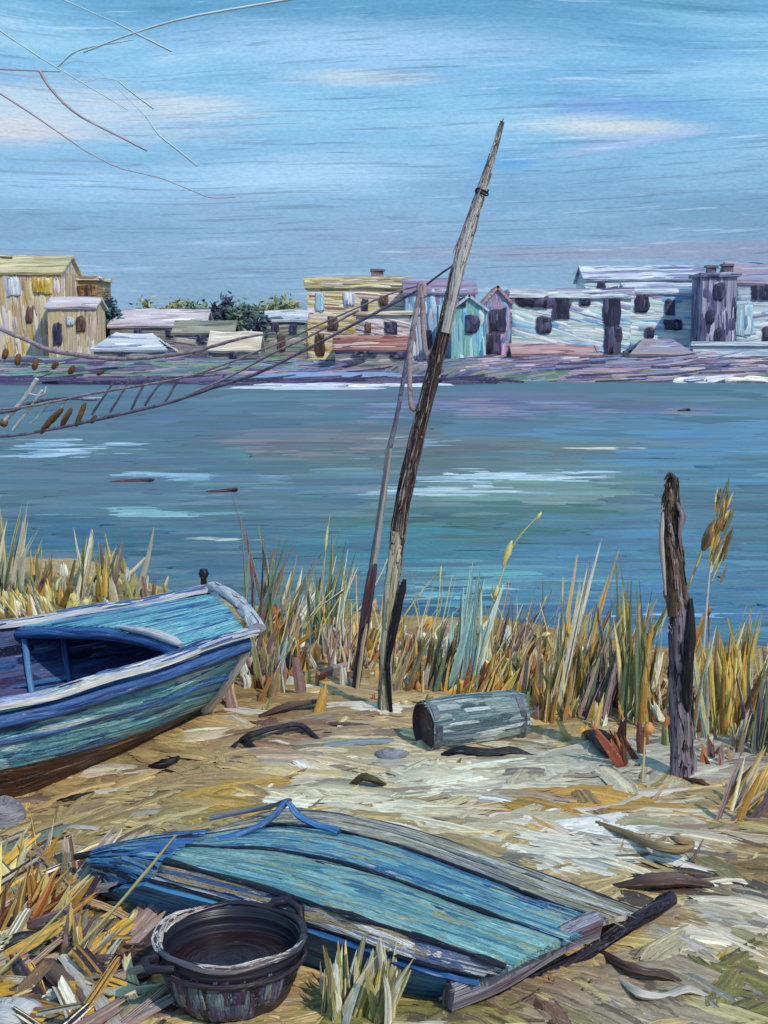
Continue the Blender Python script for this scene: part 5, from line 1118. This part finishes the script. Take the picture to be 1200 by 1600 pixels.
clump('yellowish tuft left of the lone leaning blade', 168, 922, 24, 76, 14, ['yellow', 'olive', 'violet'])
clump('lone wide pale yellow blade leaning right above the rowing boat', 212, 918, 2, 116, 1, ['yellow', 'pale'], lean=.32, jit=.05, wid=(11, 16))
clump('low cream and yellow tuft against the rowing boat\'s far rail', 46, 958, 84, 46, 60, ['yellow', 'pale', 'ochre'], lean=-.5, wid=(8, 14), jit=.4)
clump('tall green clump beside the rowing boat\'s bow', 412, 1000, 60, 200, 23, ['green', 'olive', 'violet'], wid=(4, 9), lean=.14, jit=.28)
clump('pale beige fan of broad blades right of the green clump', 450, 985, 34, 96, 13, ['pale'], lean=.3, wid=(9, 16), jit=.3)
clump('mid green clump halfway between the bow and the thin pole', 508, 1000, 60, 150, 20, ['green', 'olive', 'pale'], wid=(5, 10), lean=.12)
clump('grey green broad tuft just right of the rowing boat\'s bow', 412, 1078, 60, 92, 23, ['olive', 'violet', 'ice'], wid=(9, 16), lean=.05, jit=.3)
clump('pink and cream tuft left of the thin pole', 532, 1030, 44, 64, 12, ['pale', 'violet'], wid=(6, 11), lean=.02)
clump('ochre and plum clump directly right of the tall pole', 660, 1070, 100, 96, 29, ['ochre', 'violet', 'olive'], wid=(6, 12), lean=.2)
clump('icy blue green tuft of tall broad blades above the barrel', 722, 1072, 50, 175, 12, ['ice'], wid=(11, 20), lean=.08, jit=.1)
clump('thin dark violet stems leaning right beyond the icy blades', 782, 1040, 54, 112, 31, ['navy', 'violet'], wid=(3, 6), lean=.4, jit=.15)
clump('orange ochre low clump behind the barrel', 770, 1078, 130, 74, 47, ['ochre', 'rust', 'yellow'], wid=(8, 15), lean=.35, jit=.3)
clump('brown clump at the barrel\'s right end', 862, 1120, 60, 120, 31, ['ochre', 'violet', 'olive'], wid=(6, 12), lean=.12)
clump('tall straw coloured clump with pale tips mid right', 882, 1100, 46, 230, 14, ['pale', 'ochre'], wid=(8, 15), lean=.2, jit=.1)
clump('golden clump left of the gnarled post', 985, 1120, 60, 215, 27, ['ochre', 'olive'], wid=(8, 15), lean=.03, jit=.16)
clump('dusky violet clump between the straw clump and the golden one', 930, 1110, 60, 160, 27, ['violet', 'olive', 'navy'], wid=(5, 11), lean=.14)
clump('pale upright clump just right of the gnarled post', 1100, 1150, 36, 210, 13, ['pale', 'ochre', 'ice'], wid=(8, 14), lean=.0, jit=.1)
clump('broad golden clump at the far right of the reeds', 1148, 1135, 60, 165, 31, ['ochre', 'yellow'], wid=(10, 18), lean=-.02, jit=.14)
clump('dark violet clump at the right edge', 1190, 1165, 50, 150, 27, ['navy', 'violet', 'olive'], wid=(6, 12), lean=.1)
clump('rust red leaves at the gnarled post\'s left foot', 985, 1180, 50, 80, 12, ['rust'], name='leafy_plant', cat='plant', group=None, wid=(12, 20), lean=-.4, jit=.3)
clump('rust red leaves right of the gnarled post', 1128, 1186, 56, 44, 14, ['rust', 'violet'], name='leafy_plant', cat='plant', group=None, wid=(10, 16), lean=-.05)
clump('olive green broad leaved tuft between the pot and the skiff', 560, 1590, 100, 130, 40, ['olive', 'yellow', 'pale'], name='grass_tuft', cat='grass', group=None, wid=(14, 26), lean=.12, jit=.25)
clump('tall narrow grass spike at the pot\'s right side', 512, 1578, 24, 120, 9, ['olive', 'pale'], name='grass_tuft', cat='grass', group=None, wid=(9, 16), lean=.06, jit=.08)
clump('golden straw tuft at the left edge of the foreground', 40, 1440, 120, 110, 40, ['ochre', 'yellow', 'rust'], name='grass_tuft', cat='grass', group=None, wid=(10, 22), lean=.5, jit=.5)
clump('pale straw tuft beneath the stone at left', 30, 1360, 80, 90, 13, ['pale', 'yellow', 'ochre'], name='grass_tuft', cat='grass', group=None, wid=(7, 14), lean=.3, jit=.4)
clump('bleached straw tuft left of the pot', 120, 1500, 80, 100, 17, ['pale', 'violet', 'ochre'], name='grass_tuft', cat='grass', group=None, wid=(8, 16), lean=.45, jit=.35)
clump('grey straw tuft at the right edge of the sand', 1160, 1270, 90, 110, 27, ['pale', 'violet', 'ochre'], name='grass_tuft', cat='grass', group=None, wid=(8, 18), lean=.5, jit=.3)
def stalk(name, label, cat, pts, r_, col, head=None, D=None):
    D = D or gp(*pts[0])[1]; P = [at(a, c, D) for a, c in pts]; root = thing(name, label, cat, P[0])
    b = MB(); b.tube(spline(P, 12), np.linspace(r_, r_ * .5, 12), 6, jit=.15); b.build('stem', streak('stalk_' + col, {'straw': [(150, 130, 84), (206, 190, 130), (120, 100, 70)], 'brown': [(70, 50, 44), (120, 90, 70), (150, 130, 110)], 'yellow': [(176, 150, 60), (222, 206, 120), (150, 130, 60)]}[col], 3, 20, .6, .004), root, P[0])
    for h in (head or []):
        c = at(h[0], h[1], D); e = at(h[2], h[3], D); b = MB(); q = h[4]
        b.tube(np.array([c, c * .75 + e * .25, (c + e) / 2, c * .25 + e * .75, e]), [q * .3, q * .9, q, q * .8, q * .2], 8, jit=.2)
        b.build('seed_head', streak('head_' + h[5], {'yellow': [(196, 170, 80), (232, 216, 140), (206, 190, 120)], 'orange': [(190, 110, 50), (222, 150, 84), (230, 176, 120)], 'brown': [(84, 60, 50), (140, 110, 80), (120, 90, 70)]}[h[5]], 8, 12, .8, .006), root, P[0])
stalk('dry_stalk', 'thin stalk with yellow seed heads above the icy blades', 'stalk', [(768, 1060), (772, 950), (790, 880), (810, 840), (845, 802)], .006, 'yellow', [(786, 884, 800, 844, .022, 'yellow'), (772, 936, 778, 914, .018, 'yellow'), (838, 812, 846, 800, .012, 'yellow')])
stalk('dry_stalk', 'tall feathery reed leaning behind the gnarled post', 'stalk', [(1040, 1120), (1062, 960), (1090, 880), (1110, 820)], .012, 'straw', [(1098, 860, 1118, 812, .04, 'brown')])
stalk('flower_stalk', 'thin stem with one orange bud in front of the gnarled post', 'flower', [(1003, 1225), (1006, 1180), (1008, 1140)], .008, 'straw', [(1013, 1148, 1014, 1128, .028, 'orange')])
stalk('dry_stalk', 'long grey straw crossing the skiff bow left of the pot', 'stalk', [(80, 1520), (170, 1430), (230, 1360), (275, 1305)], .009, 'straw', None, 4.4)
stalk('dry_stalk', 'thin straw leaning across the golden tuft at left', 'stalk', [(-10, 1530), (80, 1440), (145, 1370)], .006, 'straw', None, 4.2)
stalk('dry_stalk', 'dotted thin stalk standing behind the mid green clump', 'stalk', [(498, 1000), (505, 900), (515, 805)], .006, 'straw', [(508, 860, 512, 822, .012, 'yellow')])
stalk('dry_stalk', 'small dark tipped stalk right of the gnarled post', 'stalk', [(1108, 1120), (1108, 1020), (1107, 944)], .006, 'brown', [(1107, 962, 1108, 944, .018, 'brown')])
stalk('dry_stalk', 'bent cream stalk drooping beyond the barrel', 'stalk', [(805, 1060), (828, 1010), (850, 992), (862, 1014), (872, 1040)], .009, 'straw', [(846, 994, 860, 990, .02, 'yellow')])
b = MB(); bD = gp(1120, 1130)[1]       # feathery reed plume
for k in range(46):
    t_ = random.random(); c = at(1104 + 22 * random.random() + 14 * t_, 912 - 130 * t_, bD); b.stroke(c, np.array([.25 + rng.normal(0, .12), rng.normal(0, .2), 1.0]), np.array([rng.normal(0, .4), -1, .1]), random.uniform(.08, .2), random.uniform(.012, .03), lin(random.choice(PAL['ochre'] + PAL['olive'])), nl=4, nw=2, tip=.1, thick=.2)
b.tube([at(1094, 1120, bD), at(1100, 1000, bD), at(1108, 900, bD), at(1126, 790, bD)], [.009, .008, .006, .004], 6)
tag(b.build('reed_plume', REED, None, tuple(at(1100, 1120, bD))), 'soft ochre reed plume standing highest at the right', 'reed')

# shoreline grass mass and straw litter
b = MB()
for _ in range(1000):
    px = random.uniform(330, 1500); lo = np.interp(px, [330, 560, 700, 900, 1200, 1500], [1050, 1030, 1040, 1080, 1120, 1140]); 
    blades(b, px, lo + rng.normal(0, 30), 4, random.uniform(22, 74) * (.6 if 500 < px < 730 else 1), 1, random.choice([PAL['ochre'], PAL['ochre'], PAL['olive'], PAL['violet'], PAL['pale'], PAL['pale'], PAL['rust']]), lean=.15, wid=(6, 24), jit=.55, tip=.6, soft=.9, hmin=.3)
for _ in range(200):
    px = random.uniform(-420, 260); blades(b, px, 930 + rng.normal(0, 16) + max(0, (px - 150) * .02), 4, random.uniform(26, 56), 1, random.choice([PAL['ochre'], PAL['olive'], PAL['violet'], PAL['yellow'], PAL['pale']]), lean=.1, wid=(7, 15), jit=.5, tip=.5, soft=.8, hmin=.3)
tag(kind(b.build('shore_grass', REED), 'stuff'), 'ochre, olive and plum grass massed along the near shoreline', 'grass')
b = MB()
for _ in range(420):       # thin dry stems standing above the mass
    px = random.uniform(360, 1450); lo = np.interp(px, [330, 560, 700, 900, 1200, 1500], [1020, 1020, 1030, 1070, 1110, 1130])
    blades(b, px, lo + rng.normal(0, 22), 4, random.choice([60, 80, 110, 150]), 1, PAL['ochre'] + PAL['pale'] + PAL['yellow'], lean=.2, wid=(1.8, 3.6), jit=.4, tip=.5, soft=0, bend=.14)
tag(kind(b.build('dry_stems', REED), 'stuff'), 'wispy straw coloured stems standing above the shoreline grass', 'grass')
b = MB()
ACC = [(214, 208, 190), (110, 92, 84), (84, 66, 70), (196, 180, 120), (150, 150, 150), (130, 110, 60), (226, 220, 212), (120, 116, 80), (150, 120, 100)]
cnt = 0
while cnt < 4600:
    px = random.uniform(-350, 1550); py = random.uniform(1070, 1690)
    p = gp(px, py); q_ = p[1] / F
    if p[1] > float(shore(p[0])) - .3: continue
    cnt += 1; c = ground_rgb(np.array(p[0] + rng.normal(0, .04)), np.array(p[1] + rng.normal(0, .04)), 0.0) * (1 + rng.normal(0, .13))
    if random.random() < .2: c = c * .4 + lin(random.choice(ACC)) * .6
    if random.random() < .05: c = c * .3 + lin(random.choice([(70, 50, 52), (96, 66, 56), (84, 76, 90), (60, 56, 50)])) * .7
    a = .35 * math.sin(p[0] * 1.3 + p[1] * .9) + rng.normal(0, .35)
    if px < 260 and py > 1300: a += .9
    if px > 700 and py > 1250: a -= .3
    if random.random() < .1: a += 1.2
    big = random.random() < .5; L = random.uniform(*((80, 200) if big else (35, 110))) * q_; W = random.uniform(*((24, 60) if big else (8, 26))) * q_; t = np.linspace(0, 1, 6)
    C = p + np.outer(t * L, [math.cos(a), math.sin(a), 0]) + np.outer(rng.normal(0, .12) * L * t ** 2, [-math.sin(a), math.cos(a), 0])
    C[:, 2] = gz(C[:, 0], C[:, 1]) + .004 + .010 * random.random()
    b.ribbon(C, np.array([0, -.12, 1.0]), W, np.clip(c, .01, .8), 8 if big else 5, random.uniform(.03, .10) if big else random.uniform(.06, .2), .12, np.clip(c * random.uniform(.55, 1.5), .01, .8), mi=0, rag=.14, tip=random.uniform(.5, 1))
for _ in range(200):
    px = random.uniform(-350, 1550); py = random.uniform(1180, 1680)
    if 140 < px < 1000 and 1290 < py < 1560: continue
    blades(b, px, py, 4, random.uniform(24, 60), 1, random.choice([PAL['ochre'], PAL['olive'], PAL['pale'], PAL['violet'], PAL['yellow']]), lean=1.0, wid=(5, 13), jit=.5, tip=.4, soft=.8)
STR = PAL['ochre'] + PAL['pale'][1:4] + PAL['violet'] + [(120, 90, 60), (104, 76, 50), (84, 40, 36), (70, 50, 46), (60, 46, 56), (110, 90, 66), (96, 110, 104), (50, 34, 40), (150, 140, 110), (206, 160, 60)]
for _ in range(230):       # tangled straw and broken stems on the left
    px = random.uniform(-120, 250); py = random.uniform(1330, 1640); p = gp(px, py); q_ = p[1] / F
    if px > 200 and py < 1440: continue
    a = random.choice([.9, .9, -.8, 2.2]) + rng.normal(0, .3); L = random.uniform(50, 150) * q_; t = np.linspace(0, 1, 6)
    d = np.array([math.cos(a), math.sin(a) * .8, random.uniform(0, .45)]); C = p + np.outer(t * L, d) + np.outer(rng.normal(0, .1) * L * t ** 2, [-d[1], d[0], 0]); C[:, 2] += .008
    b.ribbon(C, np.array([0, -.6, .8]), random.uniform(10, 32) * q_, lin(random.choice(STR)) * .85, 7, .14, .12, lin(random.choice(STR)), mi=0, rag=.07, tip=.85)
tag(kind(b.build('ground_litter', attr_mat('litter', 10, 60, .6, .006, .6)), 'stuff'), 'straw, sand crusts and dead grass strewn over the near shore', 'ground cover')
